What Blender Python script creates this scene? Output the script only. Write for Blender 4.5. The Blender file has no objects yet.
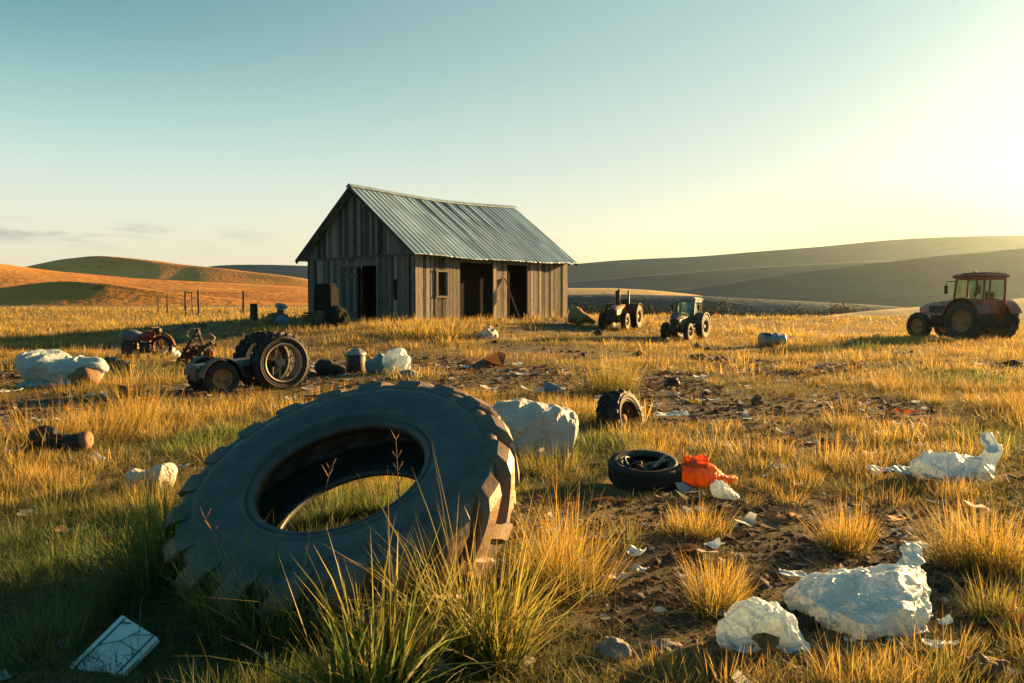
import bpy, math, random
import numpy as np
from mathutils import Vector, Matrix, Quaternion

random.seed(7)
RNG = np.random.default_rng(11)
PI = math.pi
scene = bpy.context.scene
COL = scene.collection

# ------------------------------------------------------------------ camera
F = 1024 * 28.0 / 36.0
CAMZ = 1.5
HOR = 303.0
PITCH = math.atan((341.5 - HOR) / F)
cam_d = bpy.data.cameras.new('Camera')
cam_d.lens = 28.0
cam_d.sensor_width = 36.0
cam_d.clip_start = 0.05
cam_d.clip_end = 20000
cam = bpy.data.objects.new('Camera', cam_d)
COL.objects.link(cam)
cam.location = (0, 0, CAMZ)
cam.rotation_euler = (PI / 2 - PITCH, 0, 0)
scene.camera = cam

# ------------------------------------------------------------------ light
SUN_AZ, SUN_EL = math.radians(53), math.radians(10.5)
SUND = Vector((math.sin(SUN_AZ) * math.cos(SUN_EL), math.cos(SUN_AZ) * math.cos(SUN_EL), math.sin(SUN_EL)))
sun_d = bpy.data.lights.new('Sun', 'SUN')
sun_d.energy = 5.0
sun_d.angle = math.radians(0.6)
sun_d.color = (1.0, 0.57, 0.20)
sun = bpy.data.objects.new('Sun', sun_d)
COL.objects.link(sun)
sun.rotation_mode = 'QUATERNION'
sun.rotation_quaternion = SUND.to_track_quat('Z', 'Y')

world = bpy.data.worlds.new('World')
scene.world = world
world.use_nodes = True


def rampnode(N, stops, interp='LINEAR'):
    r = N.new('ShaderNodeValToRGB')
    r.color_ramp.interpolation = interp
    e = r.color_ramp.elements
    while len(e) > 1:
        e.remove(e[-1])
    for i, (p, c) in enumerate(stops):
        el = e[0] if i == 0 else e.new(p)
        el.position = p
        el.color = (*c, 1) if len(c) == 3 else c
    return r


def build_world():
    nt = world.node_tree
    N, L = nt.nodes, nt.links
    N.clear()
    out = N.new('ShaderNodeOutputWorld')
    bg = N.new('ShaderNodeBackground')
    bg.inputs['Strength'].default_value = 0.1
    L.new(bg.outputs[0], out.inputs['Surface'])
    sky = N.new('ShaderNodeTexSky')
    sky.sky_type = 'NISHITA'
    sky.sun_disc = False
    sky.sun_elevation = SUN_EL
    sky.sun_rotation = SUN_AZ
    sky.air_density = 1.0
    sky.dust_density = 2.0
    tc = N.new('ShaderNodeTexCoord')
    sep = N.new('ShaderNodeSeparateXYZ')
    L.new(tc.outputs['Generated'], sep.inputs[0])
    # horizontal closeness to the sun
    dot = N.new('ShaderNodeVectorMath'); dot.operation = 'DOT_PRODUCT'
    L.new(tc.outputs['Generated'], dot.inputs[0])
    dot.inputs[1].default_value = SUND
    near = N.new('ShaderNodeMapRange'); near.interpolation_type = 'SMOOTHSTEP'
    near.inputs['From Min'].default_value = 0.05
    near.inputs['From Max'].default_value = 0.95
    L.new(dot.outputs['Value'], near.inputs['Value'])

    def ramp(stops):
        r = N.new('ShaderNodeValToRGB')
        r.color_ramp.interpolation = 'B_SPLINE' if len(stops) > 3 else 'LINEAR'
        e = r.color_ramp.elements
        while len(e) > 1:
            e.remove(e[-1])
        for i, (p, c) in enumerate(stops):
            el = e[0] if i == 0 else e.new(p)
            el.position = p
            el.color = (*c, 1)
        L.new(sep.outputs['Z'], r.inputs[0])
        return r
    cool = ramp([(0.0, (1.0, .80, .58)), (.05, (1.0, .85, .64)), (.11, (.90, .90, .74)), (.19, (.52, .76, .70)),
                 (.28, (.17, .40, .42)), (.36, (.09, .27, .30)), (.6, (.06, .23, .29)), (1.0, (.05, .20, .27))])
    warm = ramp([(0.0, (1.4, .74, .28)), (.05, (1.15, .86, .48)), (.10, (.92, .84, .64)), (.16, (.74, .75, .63)), (.28, (.48, .62, .58)),
                 (.42, (.32, .50, .52)), (.62, (.09, .24, .29)), (1.0, (.05, .20, .27))])
    mix = N.new('ShaderNodeMix'); mix.data_type = 'RGBA'
    L.new(near.outputs[0], mix.inputs['Factor'])
    L.new(cool.outputs[0], mix.inputs[6])
    L.new(warm.outputs[0], mix.inputs[7])
    # orange glow hugging the horizon next to the sun
    g1 = N.new('ShaderNodeMapRange'); g1.interpolation_type = 'SMOOTHSTEP'
    g1.inputs['From Min'].default_value = .76; g1.inputs['From Max'].default_value = .97
    L.new(dot.outputs['Value'], g1.inputs['Value'])
    g2 = N.new('ShaderNodeMapRange'); g2.interpolation_type = 'SMOOTHSTEP'
    g2.inputs['From Min'].default_value = .15; g2.inputs['From Max'].default_value = .06
    L.new(sep.outputs['Z'], g2.inputs['Value'])
    g3 = N.new('ShaderNodeMath'); g3.operation = 'MULTIPLY'
    L.new(g1.outputs[0], g3.inputs[0]); L.new(g2.outputs[0], g3.inputs[1])
    gm = N.new('ShaderNodeMix'); gm.data_type = 'RGBA'
    L.new(g3.outputs[0], gm.inputs['Factor']); L.new(mix.outputs[2], gm.inputs[6]); gm.inputs[7].default_value = (1.25, .72, .24, 1)
    mix = gm
    # thin clouds low over the left hills
    mp = N.new('ShaderNodeMapping'); mp.inputs['Scale'].default_value = (9, 9, 60)
    L.new(tc.outputs['Generated'], mp.inputs[0])
    nz = N.new('ShaderNodeTexNoise'); nz.inputs['Scale'].default_value = 1.3; nz.inputs['Detail'].default_value = 5
    nz.inputs['Roughness'].default_value = .6
    L.new(mp.outputs[0], nz.inputs['Vector'])
    cr = N.new('ShaderNodeMapRange'); cr.inputs['From Min'].default_value = .46; cr.inputs['From Max'].default_value = .62
    L.new(nz.outputs['Fac'], cr.inputs['Value'])
    band = N.new('ShaderNodeValToRGB')
    e = band.color_ramp.elements
    e[0].position = .055; e[0].color = (0, 0, 0, 1)
    e[1].position = .078; e[1].color = (1, 1, 1, 1)
    x = e.new(.092); x.color = (0, 0, 0, 1)
    L.new(sep.outputs['Z'], band.inputs[0])
    side = N.new('ShaderNodeMapRange'); side.inputs['From Min'].default_value = -.26; side.inputs['From Max'].default_value = -.42
    L.new(sep.outputs['X'], side.inputs['Value'])
    m1 = N.new('ShaderNodeMath'); m1.operation = 'MULTIPLY'
    L.new(cr.outputs[0], m1.inputs[0]); L.new(band.outputs[0], m1.inputs[1])
    m2 = N.new('ShaderNodeMath'); m2.operation = 'MULTIPLY'
    L.new(m1.outputs[0], m2.inputs[0]); L.new(side.outputs[0], m2.inputs[1])
    mixc = N.new('ShaderNodeMix'); mixc.data_type = 'RGBA'
    L.new(m2.outputs[0], mixc.inputs['Factor'])
    L.new(mix.outputs[2], mixc.inputs[6])
    mixc.inputs[7].default_value = (.56, .50, .46, 1)
    # sky behind the camera is dimmed and tinted teal to cool the shadows
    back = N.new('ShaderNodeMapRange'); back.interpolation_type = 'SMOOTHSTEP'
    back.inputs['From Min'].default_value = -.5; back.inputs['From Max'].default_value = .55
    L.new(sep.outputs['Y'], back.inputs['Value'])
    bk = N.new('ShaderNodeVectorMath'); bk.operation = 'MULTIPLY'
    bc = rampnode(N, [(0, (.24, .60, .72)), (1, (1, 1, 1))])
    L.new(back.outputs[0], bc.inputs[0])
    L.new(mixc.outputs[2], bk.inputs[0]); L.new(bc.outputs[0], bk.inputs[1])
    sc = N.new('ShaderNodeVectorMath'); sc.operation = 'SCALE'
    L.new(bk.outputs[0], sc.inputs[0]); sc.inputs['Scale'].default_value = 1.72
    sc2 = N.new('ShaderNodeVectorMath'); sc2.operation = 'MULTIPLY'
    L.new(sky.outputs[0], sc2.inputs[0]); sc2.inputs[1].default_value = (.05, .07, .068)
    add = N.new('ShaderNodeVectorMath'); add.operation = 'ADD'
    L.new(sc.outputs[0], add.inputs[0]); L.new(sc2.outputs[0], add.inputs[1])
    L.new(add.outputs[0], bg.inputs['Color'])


build_world()
scene.view_settings.view_transform = 'Standard'
scene.view_settings.look = 'None'
scene.view_settings.gamma = 1
scene.view_settings.exposure = 2.35
scene.view_settings.use_curve_mapping = False
scene.render.engine = 'CYCLES'
cy = scene.cycles
cy.use_denoising = True
try:
    cy.denoiser = 'OPENIMAGEDENOISE'
    cy.denoising_prefilter = 'ACCURATE'
except Exception:
    pass
cy.max_bounces = 6
cy.diffuse_bounces = 3
cy.glossy_bounces = 3
cy.transmission_bounces = 4
cy.transparent_max_bounces = 12
cy.volume_bounces = 0
cy.sample_clamp_indirect = 6


# ------------------------------------------------------------------ noise
_TAB = np.random.default_rng(5).random((64, 64, 64)).astype(np.float32)


def vnoise(x, y, z=0.0):
    x, y, z = np.broadcast_arrays(np.asarray(x, float), np.asarray(y, float), np.asarray(z, float))
    xi, yi, zi = np.floor(x).astype(int), np.floor(y).astype(int), np.floor(z).astype(int)
    fx, fy, fz = x - xi, y - yi, z - zi
    fx, fy, fz = fx * fx * (3 - 2 * fx), fy * fy * (3 - 2 * fy), fz * fz * (3 - 2 * fz)
    r = 0
    for a in (0, 1):
        for b in (0, 1):
            for c in (0, 1):
                w = (fx if a else 1 - fx) * (fy if b else 1 - fy) * (fz if c else 1 - fz)
                r = r + w * _TAB[(xi + a) & 63, (yi + b) & 63, (zi + c) & 63]
    return r


def fbm(x, y, z=0.0, o=4):
    s, a, t = 0, 1.0, 0
    for k in range(o):
        s = s + a * vnoise(np.asarray(x) * 2 ** k + 17.3 * k, np.asarray(y) * 2 ** k + 5.1 * k, np.asarray(z) * 2 ** k + 9.7 * k)
        t += a
        a *= .5
    return s / t


def sst(a, b, x):
    t = np.clip((np.asarray(x, float) - a) / (b - a), 0, 1)
    return t * t * (3 - 2 * t)


# ------------------------------------------------------------------ terrain
BX, BY, BZ = -4.02, 33.0, 0.70
BANG = math.atan2(.743, .67)
BL, BW = 10.2, 7.7
_c, _s = math.cos(BANG), math.sin(BANG)


def terrain(x, y):
    x = np.asarray(x, float)
    y = np.asarray(y, float)
    r = np.hypot(x, y)
    z = .10 * (fbm(x * .22, y * .22, 3.0, 3) - .5) + .05 * (fbm(x * .9 + 9, y * .9, 7.0, 2) - .5)
    z = z * (1 + sst(12, 60, r) * 2.5)
    u = (x - BX) * _c + (y - BY) * _s
    v = -(x - BX) * _s + (y - BY) * _c
    dx = np.maximum(np.maximum(-u, u - BL), 0)
    dy = np.maximum(np.maximum(-v, v - BW), 0)
    d = np.hypot(dx, dy)
    m = 1 - sst(1.0, 13.0, d)
    z = z * (1 - .9 * m) + (BZ + .03) * m
    z = z - .65 * sst(34, 46, y) * sst(4, 10, x) * (1 - .5 * sst(60, 100, y))
    z = z + .5 * sst(60, 120, y) * sst(0, -25, x)
    right = sst(-30, 10, x)
    z = z - 6.0 * sst(105, 190, r) * np.where(y > 0, right, 1) * 1.0
    # low mound of earth that the leaning tyre rests on
    z = z + .20 * np.exp(-(((x + .62) / .75) ** 2 + ((y - 5.0) / .42) ** 2))
    return z


def tz(x, y):
    return float(terrain(x, y))


def ray(px, py):
    d = Vector(((px - 512) / F, (341.5 - py) / F, -1))
    e = Matrix.Rotation(PI / 2 - PITCH, 3, 'X')
    return e @ d


def at(px, py, lift=0.0):
    """ground point of the terrain seen at a pixel of the photograph"""
    d = ray(px, py)
    d = d / d.y
    Y = 1.0
    prev = Y
    while Y < 400:
        if CAMZ + d.z * Y < tz(d.x * Y, Y):
            break
        prev = Y
        Y *= 1.015
    lo, hi = prev, Y
    for _ in range(25):
        m = .5 * (lo + hi)
        if CAMZ + d.z * m < tz(d.x * m, m):
            hi = m
        else:
            lo = m
    return Vector((d.x * hi, hi, tz(d.x * hi, hi) + lift))


def atY(px, py, Y):
    d = ray(px, py)
    d = d / d.y
    return Vector((d.x * Y, Y, CAMZ + d.z * Y))


# ------------------------------------------------------------------ materials
MATS = {}


def newmat(name):
    m = bpy.data.materials.new(name)
    m.use_nodes = True
    nt = m.node_tree
    nt.nodes.clear()
    out = nt.nodes.new('ShaderNodeOutputMaterial')
    MATS[name] = m
    return m, nt.nodes, nt.links, out


def surf(name, c1, c2, scale=6, rough=.6, metal=0.0, bump=.3, stretch=(1, 1, 1), spot=None, spot_at=.62, attr=False, spec=.5,
         bumpscale=None, dist=.02, rough2=None):
    """two-tone worn surface: noise between two colours, optional stain colour, bump"""
    m, N, L, out = newmat(name)
    p = N.new('ShaderNodeBsdfPrincipled')
    L.new(p.outputs[0], out.inputs[0])
    p.inputs['Roughness'].default_value = rough
    p.inputs['Metallic'].default_value = metal
    p.inputs['Specular IOR Level'].default_value = spec
    tc = N.new('ShaderNodeTexCoord')
    mp = N.new('ShaderNodeMapping')
    mp.inputs['Scale'].default_value = stretch
    L.new(tc.outputs['Object'], mp.inputs[0])
    n = N.new('ShaderNodeTexNoise')
    n.inputs['Scale'].default_value = scale
    n.inputs['Detail'].default_value = 8
    n.inputs['Roughness'].default_value = .65
    L.new(mp.outputs[0], n.inputs['Vector'])
    r = rampnode(N, [(.32, c1), (.68, c2)])
    L.new(n.outputs['Fac'], r.inputs[0])
    c = r.outputs[0]
    if spot:
        n2 = N.new('ShaderNodeTexNoise')
        n2.inputs['Scale'].default_value = scale * .45
        n2.inputs['Detail'].default_value = 10
        n2.inputs['Roughness'].default_value = .7
        L.new(mp.outputs[0], n2.inputs['Vector'])
        mr = N.new('ShaderNodeMapRange')
        mr.inputs['From Min'].default_value = spot_at - .06
        mr.inputs['From Max'].default_value = spot_at + .06
        L.new(n2.outputs['Fac'], mr.inputs['Value'])
        mx = N.new('ShaderNodeMix'); mx.data_type = 'RGBA'
        L.new(mr.outputs[0], mx.inputs['Factor'])
        L.new(c, mx.inputs[6])
        mx.inputs[7].default_value = (*spot, 1)
        c = mx.outputs[2]
    if attr:
        a = N.new('ShaderNodeAttribute'); a.attribute_name = 'Col'
        mx = N.new('ShaderNodeMix'); mx.data_type = 'RGBA'; mx.blend_type = 'MULTIPLY'
        mx.inputs['Factor'].default_value = 1
        L.new(c, mx.inputs[6]); L.new(a.outputs['Color'], mx.inputs[7])
        c = mx.outputs[2]
    L.new(c, p.inputs['Base Color'])
    if rough2 is not None:
        mr = N.new('ShaderNodeMapRange')
        mr.inputs['To Min'].default_value = rough
        mr.inputs['To Max'].default_value = rough2
        L.new(n.outputs['Fac'], mr.inputs['Value'])
        L.new(mr.outputs[0], p.inputs['Roughness'])
    if bump:
        b = N.new('ShaderNodeBump')
        b.inputs['Strength'].default_value = bump
        b.inputs['Distance'].default_value = dist
        if bumpscale:
            n3 = N.new('ShaderNodeTexNoise')
            n3.inputs['Scale'].default_value = bumpscale
            n3.inputs['Detail'].default_value = 6
            L.new(mp.outputs[0], n3.inputs['Vector'])
            L.new(n3.outputs['Fac'], b.inputs['Height'])
        else:
            L.new(n.outputs['Fac'], b.inputs['Height'])
        L.new(b.outputs[0], p.inputs['Normal'])
    return m


def plastic(name, col, trans=.45, rough=.38, dirt=(.28, .22, .14), dirt_at=.64, crumple=9.0, thin=0.0):
    m, N, L, out = newmat(name)
    tc = N.new('ShaderNodeTexCoord')
    n = N.new('ShaderNodeTexNoise'); n.inputs['Scale'].default_value = 5; n.inputs['Detail'].default_value = 9
    n.inputs['Roughness'].default_value = .65
    L.new(tc.outputs['Object'], n.inputs['Vector'])
    mr = N.new('ShaderNodeMapRange'); mr.inputs['From Min'].default_value = dirt_at - .08; mr.inputs['From Max'].default_value = dirt_at + .08
    mr.inputs['To Max'].default_value = .75
    L.new(n.outputs['Fac'], mr.inputs['Value'])
    mx = N.new('ShaderNodeMix'); mx.data_type = 'RGBA'
    L.new(mr.outputs[0], mx.inputs['Factor'])
    mx.inputs[6].default_value = (*col, 1); mx.inputs[7].default_value = (*dirt, 1)
    p = N.new('ShaderNodeBsdfPrincipled')
    p.inputs['Roughness'].default_value = rough
    L.new(mx.outputs[2], p.inputs['Base Color'])
    t = N.new('ShaderNodeBsdfTranslucent')
    L.new(mx.outputs[2], t.inputs['Color'])
    ms = N.new('ShaderNodeMixShader'); ms.inputs[0].default_value = trans
    L.new(p.outputs[0], ms.inputs[1]); L.new(t.outputs[0], ms.inputs[2])
    if thin:
        tp = N.new('ShaderNodeBsdfTransparent')
        m3 = N.new('ShaderNodeMixShader'); m3.inputs[0].default_value = thin
        L.new(ms.outputs[0], m3.inputs[1]); L.new(tp.outputs[0], m3.inputs[2])
        ms = m3
    L.new(ms.outputs[0], out.inputs[0])
    # crumple: warped cells with sharp creases between them, at two sizes
    wn = N.new('ShaderNodeTexNoise'); wn.inputs['Scale'].default_value = 4; wn.inputs['Detail'].default_value = 3
    L.new(tc.outputs['Object'], wn.inputs['Vector'])
    wv = N.new('ShaderNodeVectorMath'); wv.operation = 'MULTIPLY_ADD'
    L.new(wn.outputs['Color'], wv.inputs[0]); wv.inputs[1].default_value = (.35, .35, .35); L.new(tc.outputs['Object'], wv.inputs[2])
    hs = []
    for scv in (crumple, crumple * 2.3):
        v = N.new('ShaderNodeTexVoronoi'); v.feature = 'F1'; v.inputs['Scale'].default_value = scv
        L.new(wv.outputs[0], v.inputs['Vector'])
        hs.append(v.outputs['Distance'])
    rn = N.new('ShaderNodeTexNoise'); rn.inputs['Scale'].default_value = crumple * .8; rn.inputs['Detail'].default_value = 4
    rn.inputs['Distortion'].default_value = 2.2
    L.new(tc.outputs['Object'], rn.inputs['Vector'])
    r1 = N.new('ShaderNodeMath'); r1.operation = 'SUBTRACT'; r1.inputs[1].default_value = .5
    L.new(rn.outputs['Fac'], r1.inputs[0])
    r2 = N.new('ShaderNodeMath'); r2.operation = 'ABSOLUTE'; L.new(r1.outputs[0], r2.inputs[0])
    ab1 = N.new('ShaderNodeMath'); ab1.operation = 'MULTIPLY_ADD'; ab1.inputs[1].default_value = .35
    L.new(hs[1], ab1.inputs[0]); L.new(hs[0], ab1.inputs[2])
    ab2 = N.new('ShaderNodeMath'); ab2.operation = 'MULTIPLY_ADD'; ab2.inputs[1].default_value = -2.6
    ab3 = N.new('ShaderNodeMath'); ab3.operation = 'MULTIPLY'; ab3.inputs[1].default_value = .5
    L.new(ab1.outputs[0], ab3.inputs[0]); L.new(r2.outputs[0], ab2.inputs[0]); L.new(ab3.outputs[0], ab2.inputs[2])
    b = N.new('ShaderNodeBump'); b.inputs['Strength'].default_value = .7; b.inputs['Distance'].default_value = .035
    L.new(ab2.outputs[0], b.inputs['Height'])
    L.new(b.outputs[0], p.inputs['Normal']); L.new(b.outputs[0], t.inputs['Normal'])
    return m


def leafmat(name, trans=.45, rough=.55):
    m, N, L, out = newmat(name)
    a = N.new('ShaderNodeAttribute'); a.attribute_name = 'Col'
    p = N.new('ShaderNodeBsdfPrincipled')
    p.inputs['Roughness'].default_value = rough
    p.inputs['Specular IOR Level'].default_value = .25
    t = N.new('ShaderNodeBsdfTranslucent')
    L.new(a.outputs['Color'], p.inputs['Base Color']); L.new(a.outputs['Color'], t.inputs['Color'])
    ms = N.new('ShaderNodeMixShader'); ms.inputs[0].default_value = trans
    L.new(p.outputs[0], ms.inputs[1]); L.new(t.outputs[0], ms.inputs[2])
    L.new(ms.outputs[0], out.inputs[0])
    return m


M_BLADE = leafmat('grass_blade')
M_WOOD = surf('weathered_wood', (.055, .054, .052), (.235, .225, .21), 9, .85, bump=.6, stretch=(6, 6, .35), attr=True, spec=.2,
              spot=(.14, .085, .045), spot_at=.63)
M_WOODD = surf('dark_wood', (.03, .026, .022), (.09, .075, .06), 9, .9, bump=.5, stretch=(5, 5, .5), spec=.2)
M_POST = surf('pale_wood', (.20, .15, .10), (.42, .32, .22), 9, .85, bump=.5, stretch=(6, 6, .3), spec=.2)
M_ROOF = surf('galvanised_roof', (.13, .24, .32), (.34, .49, .58), 1.6, .5, metal=.1, bump=.15, stretch=(2.2, .18, .18), attr=True,
              spot=(.17, .10, .065), spot_at=.665, spec=.5)
M_RUST = surf('rusty_steel', (.06, .022, .012), (.20, .075, .03), 12, .8, metal=.2, bump=.5, spec=.3)
M_DARKST = surf('dark_steel', (.018, .018, .02), (.06, .05, .042), 10, .6, metal=.3, bump=.4, spot=(.13, .06, .03), spot_at=.62)
M_GREY = surf('grey_metal', (.18, .18, .17), (.36, .35, .33), 8, .5, metal=.5, bump=.2, spot=(.16, .08, .04), spot_at=.64)
M_RUBBER = surf('black_rubber', (.016, .018, .02), (.04, .04, .04), 7, .72, bump=.25, spot=(.12, .085, .055), spot_at=.66, spec=.25, bumpscale=60, dist=.004)
M_REDP = surf('red_paint', (.16, .022, .012), (.30, .05, .022), 4, .5, bump=.1, spot=(.12, .05, .025), spot_at=.60)
M_MARO = surf('maroon_paint', (.19, .030, .016), (.34, .065, .034), 4, .45, bump=.1, spot=(.09, .05, .03), spot_at=.60)
M_WHITEP = surf('cream_paint', (.42, .40, .35), (.6, .57, .5), 5, .5, bump=.1, spot=(.2, .12, .07), spot_at=.66)
M_DUSTY = surf('faded_pink_paint', (.26, .15, .12), (.42, .30, .26), 5, .6, bump=.1, spot=(.14, .05, .03), spot_at=.6)
M_SLATED = surf('dark_slate_paint', (.03, .038, .042), (.08, .088, .088), 5, .5, bump=.15, spot=(.12, .06, .03), spot_at=.6)
M_RIMD = surf('dark_rim', (.08, .05, .03), (.2, .12, .07), 6, .7, bump=.25)
M_TAN = surf('tan_roof_paint', (.20, .17, .13), (.34, .29, .23), 5, .6, bump=.1)
M_BLUEP = surf('slate_paint', (.05, .07, .085), (.12, .15, .16), 5, .5, bump=.15, spot=(.14, .08, .045), spot_at=.62)
M_RIMR = surf('rim_paint', (.22, .09, .03), (.42, .19, .07), 6, .6, bump=.2, spot=(.1, .05, .03), spot_at=.6)
M_RIMG = surf('rim_steel', (.20, .15, .11), (.42, .33, .25), 7, .6, metal=.3, bump=.25, spot=(.12, .055, .03), spot_at=.6)
M_BAG = plastic('white_plastic', (.76, .87, .91), .28, thin=.14, dirt=(.45, .42, .36), dirt_at=.70)
M_TARP = plastic('pale_tarp', (.44, .54, .57), .25, dirt=(.30, .28, .24), dirt_at=.66)
M_ORANGE = plastic('orange_plastic', (.80, .20, .02), .45, .5, thin=.06, crumple=5.0, dirt=(.30, .10, .03), dirt_at=.66)
M_PAPER = plastic('newsprint', (.60, .57, .50), .2, .7, dirt=(.18, .14, .10), dirt_at=.58)
M_SACK = plastic('woven_sack', (.52, .54, .53), .2, .6, dirt=(.36, .31, .25), dirt_at=.62)
M_BROWN = surf('brown_card', (.11, .06, .035), (.25, .14, .075), 6, .85, bump=.4)
M_STONE = surf('stone', (.10, .095, .085), (.30, .28, .25), 7, .9, bump=.6)
M_BLACKC = surf('black_cover', (.010, .011, .012), (.026, .025, .024), 6, .95, bump=.3, spec=.05)
M_BLUEC = plastic('blue_cloth', (.16, .26, .33), .15, .8, dirt=(.1, .1, .1), dirt_at=.66)
M_STRAW = surf('straw', (.16, .09, .03), (.36, .22, .08), 14, .9, bump=.7)
M_PANEL = surf('pale_panel', (.50, .55, .55), (.66, .70, .69), 3, .45, bump=.05, spot=(.34, .35, .33), spot_at=.66)
M_CRACK = surf('dark_line', (.03, .04, .04), (.06, .06, .06), 5, .8, bump=0)
M_LAMP = surf('lamp_lens', (.5, .45, .36), (.66, .6, .5), 5, .2, bump=0)
M_SOIL = surf('soil_clod', (.022, .018, .014), (.085, .066, .05), 9, .95, bump=.8, spec=.15)


def glassmat():
    m, N, L, out = newmat('cab_glass')
    g = N.new('ShaderNodeBsdfGlossy'); g.inputs['Roughness'].default_value = .06
    t = N.new('ShaderNodeBsdfTransparent'); t.inputs['Color'].default_value = (.80, .90, .86, 1)
    ms = N.new('ShaderNodeMixShader')
    ms.inputs[0].default_value = .08
    L.new(t.outputs[0], ms.inputs[1]); L.new(g.outputs[0], ms.inputs[2])
    L.new(ms.outputs[0], out.inputs[0])
    return m


M_GLASS = glassmat()


def groundmat():
    m, N, L, out = newmat('field_ground')
    p = N.new('ShaderNodeBsdfPrincipled')
    p.inputs['Roughness'].default_value = .95
    p.inputs['Specular IOR Level'].default_value = .15
    L.new(p.outputs[0], out.inputs[0])
    tc = N.new('ShaderNodeTexCoord')

    def noise(s, d=8, r=.65):
        n = N.new('ShaderNodeTexNoise'); n.inputs['Scale'].default_value = s
        n.inputs['Detail'].default_value = d; n.inputs['Roughness'].default_value = r
        L.new(tc.outputs['Object'], n.inputs['Vector'])
        return n.outputs['Fac']
    fine = noise(11)
    soil = rampnode(N, [(.3, (.017, .017, .017)), (.52, (.048, .047, .045)), (.72, (.14, .13, .118))])
    L.new(fine, soil.inputs[0])
    thatch = rampnode(N, [(.3, (.055, .052, .026)), (.5, (.17, .135, .06)), (.72, (.36, .24, .085))])
    L.new(noise(5), thatch.inputs[0])
    a = N.new('ShaderNodeAttribute'); a.attribute_name = 'Col'
    s = N.new('ShaderNodeSeparateColor'); L.new(a.outputs['Color'], s.inputs[0])
    ad = N.new('ShaderNodeMath'); ad.operation = 'MULTIPLY_ADD'
    L.new(noise(3.5), ad.inputs[0]); ad.inputs[1].default_value = .9; L.new(s.outputs[0], ad.inputs[2])
    mr = N.new('ShaderNodeMapRange'); mr.inputs['From Min'].default_value = .72; mr.inputs['From Max'].default_value = 1.08
    L.new(ad.outputs[0], mr.inputs['Value'])
    mx = N.new('ShaderNodeMix'); mx.data_type = 'RGBA'
    L.new(mr.outputs[0], mx.inputs['Factor']); L.new(soil.outputs[0], mx.inputs[6]); L.new(thatch.outputs[0], mx.inputs[7])
    L.new(mx.outputs[2], p.inputs['Base Color'])
    b = N.new('ShaderNodeBump'); b.inputs['Strength'].default_value = .9; b.inputs['Distance'].default_value = .05
    L.new(noise(16, 10, .7), b.inputs['Height'])
    L.new(b.outputs[0], p.inputs['Normal'])
    return m


M_GROUND = groundmat()


def hillmat(name, c1, c2, c3, scale=.012):
    m, N, L, out = newmat(name)
    p = N.new('ShaderNodeBsdfPrincipled')
    p.inputs['Roughness'].default_value = .95
    p.inputs['Specular IOR Level'].default_value = .1
    L.new(p.outputs[0], out.inputs[0])
    tc = N.new('ShaderNodeTexCoord')
    mp = N.new('ShaderNodeMapping'); mp.inputs['Scale'].default_value = (.45, 1.4, 3)
    L.new(tc.outputs['Object'], mp.inputs[0])
    n = N.new('ShaderNodeTexNoise'); n.inputs['Scale'].default_value = scale
    n.inputs['Detail'].default_value = 9; n.inputs['Roughness'].default_value = .62
    L.new(mp.outputs[0], n.inputs['Vector'])
    r = rampnode(N, [(.32, c1), (.5, c2), (.68, c3)])
    L.new(n.outputs['Fac'], r.inputs[0])
    # scattered scrub: dark dots, gathered in patches
    vo = N.new('ShaderNodeTexVoronoi'); vo.inputs['Scale'].default_value = .11
    L.new(tc.outputs['Object'], vo.inputs['Vector'])
    vm = N.new('ShaderNodeMapRange'); vm.inputs['From Min'].default_value = .34; vm.inputs['From Max'].default_value = .16
    L.new(vo.outputs['Distance'], vm.inputs['Value'])
    pn = N.new('ShaderNodeTexNoise'); pn.inputs['Scale'].default_value = .016; pn.inputs['Detail'].default_value = 4
    L.new(mp.outputs[0], pn.inputs['Vector'])
    pm = N.new('ShaderNodeMapRange'); pm.inputs['From Min'].default_value = .47; pm.inputs['From Max'].default_value = .62; pm.inputs['To Max'].default_value = .8
    L.new(pn.outputs['Fac'], pm.inputs['Value'])
    mu = N.new('ShaderNodeMath'); mu.operation = 'MULTIPLY'; L.new(vm.outputs[0], mu.inputs[0]); L.new(pm.outputs[0], mu.inputs[1])
    mx = N.new('ShaderNodeMix'); mx.data_type = 'RGBA'
    L.new(mu.outputs[0], mx.inputs['Factor']); L.new(r.outputs[0], mx.inputs[6]); mx.inputs[7].default_value = (.025, .035, .02, 1)
    L.new(mx.outputs[2], p.inputs['Base Color'])
    n2 = N.new('ShaderNodeTexNoise'); n2.inputs['Scale'].default_value = .25; n2.inputs['Detail'].default_value = 8
    L.new(tc.outputs['Object'], n2.inputs['Vector'])
    b = N.new('ShaderNodeBump'); b.inputs['Strength'].default_value = .5; b.inputs['Distance'].default_value = 1.2
    L.new(n2.outputs['Fac'], b.inputs['Height']); L.new(b.outputs[0], p.inputs['Normal'])
    return m


M_HGOLD = hillmat('golden_hill', (.22, .09, .02), (.52, .22, .04), (.66, .33, .08))
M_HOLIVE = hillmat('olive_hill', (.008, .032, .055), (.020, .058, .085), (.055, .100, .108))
M_HPALE = hillmat('pale_field', (.42, .30, .14), (.54, .39, .18), (.62, .46, .24))


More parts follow.
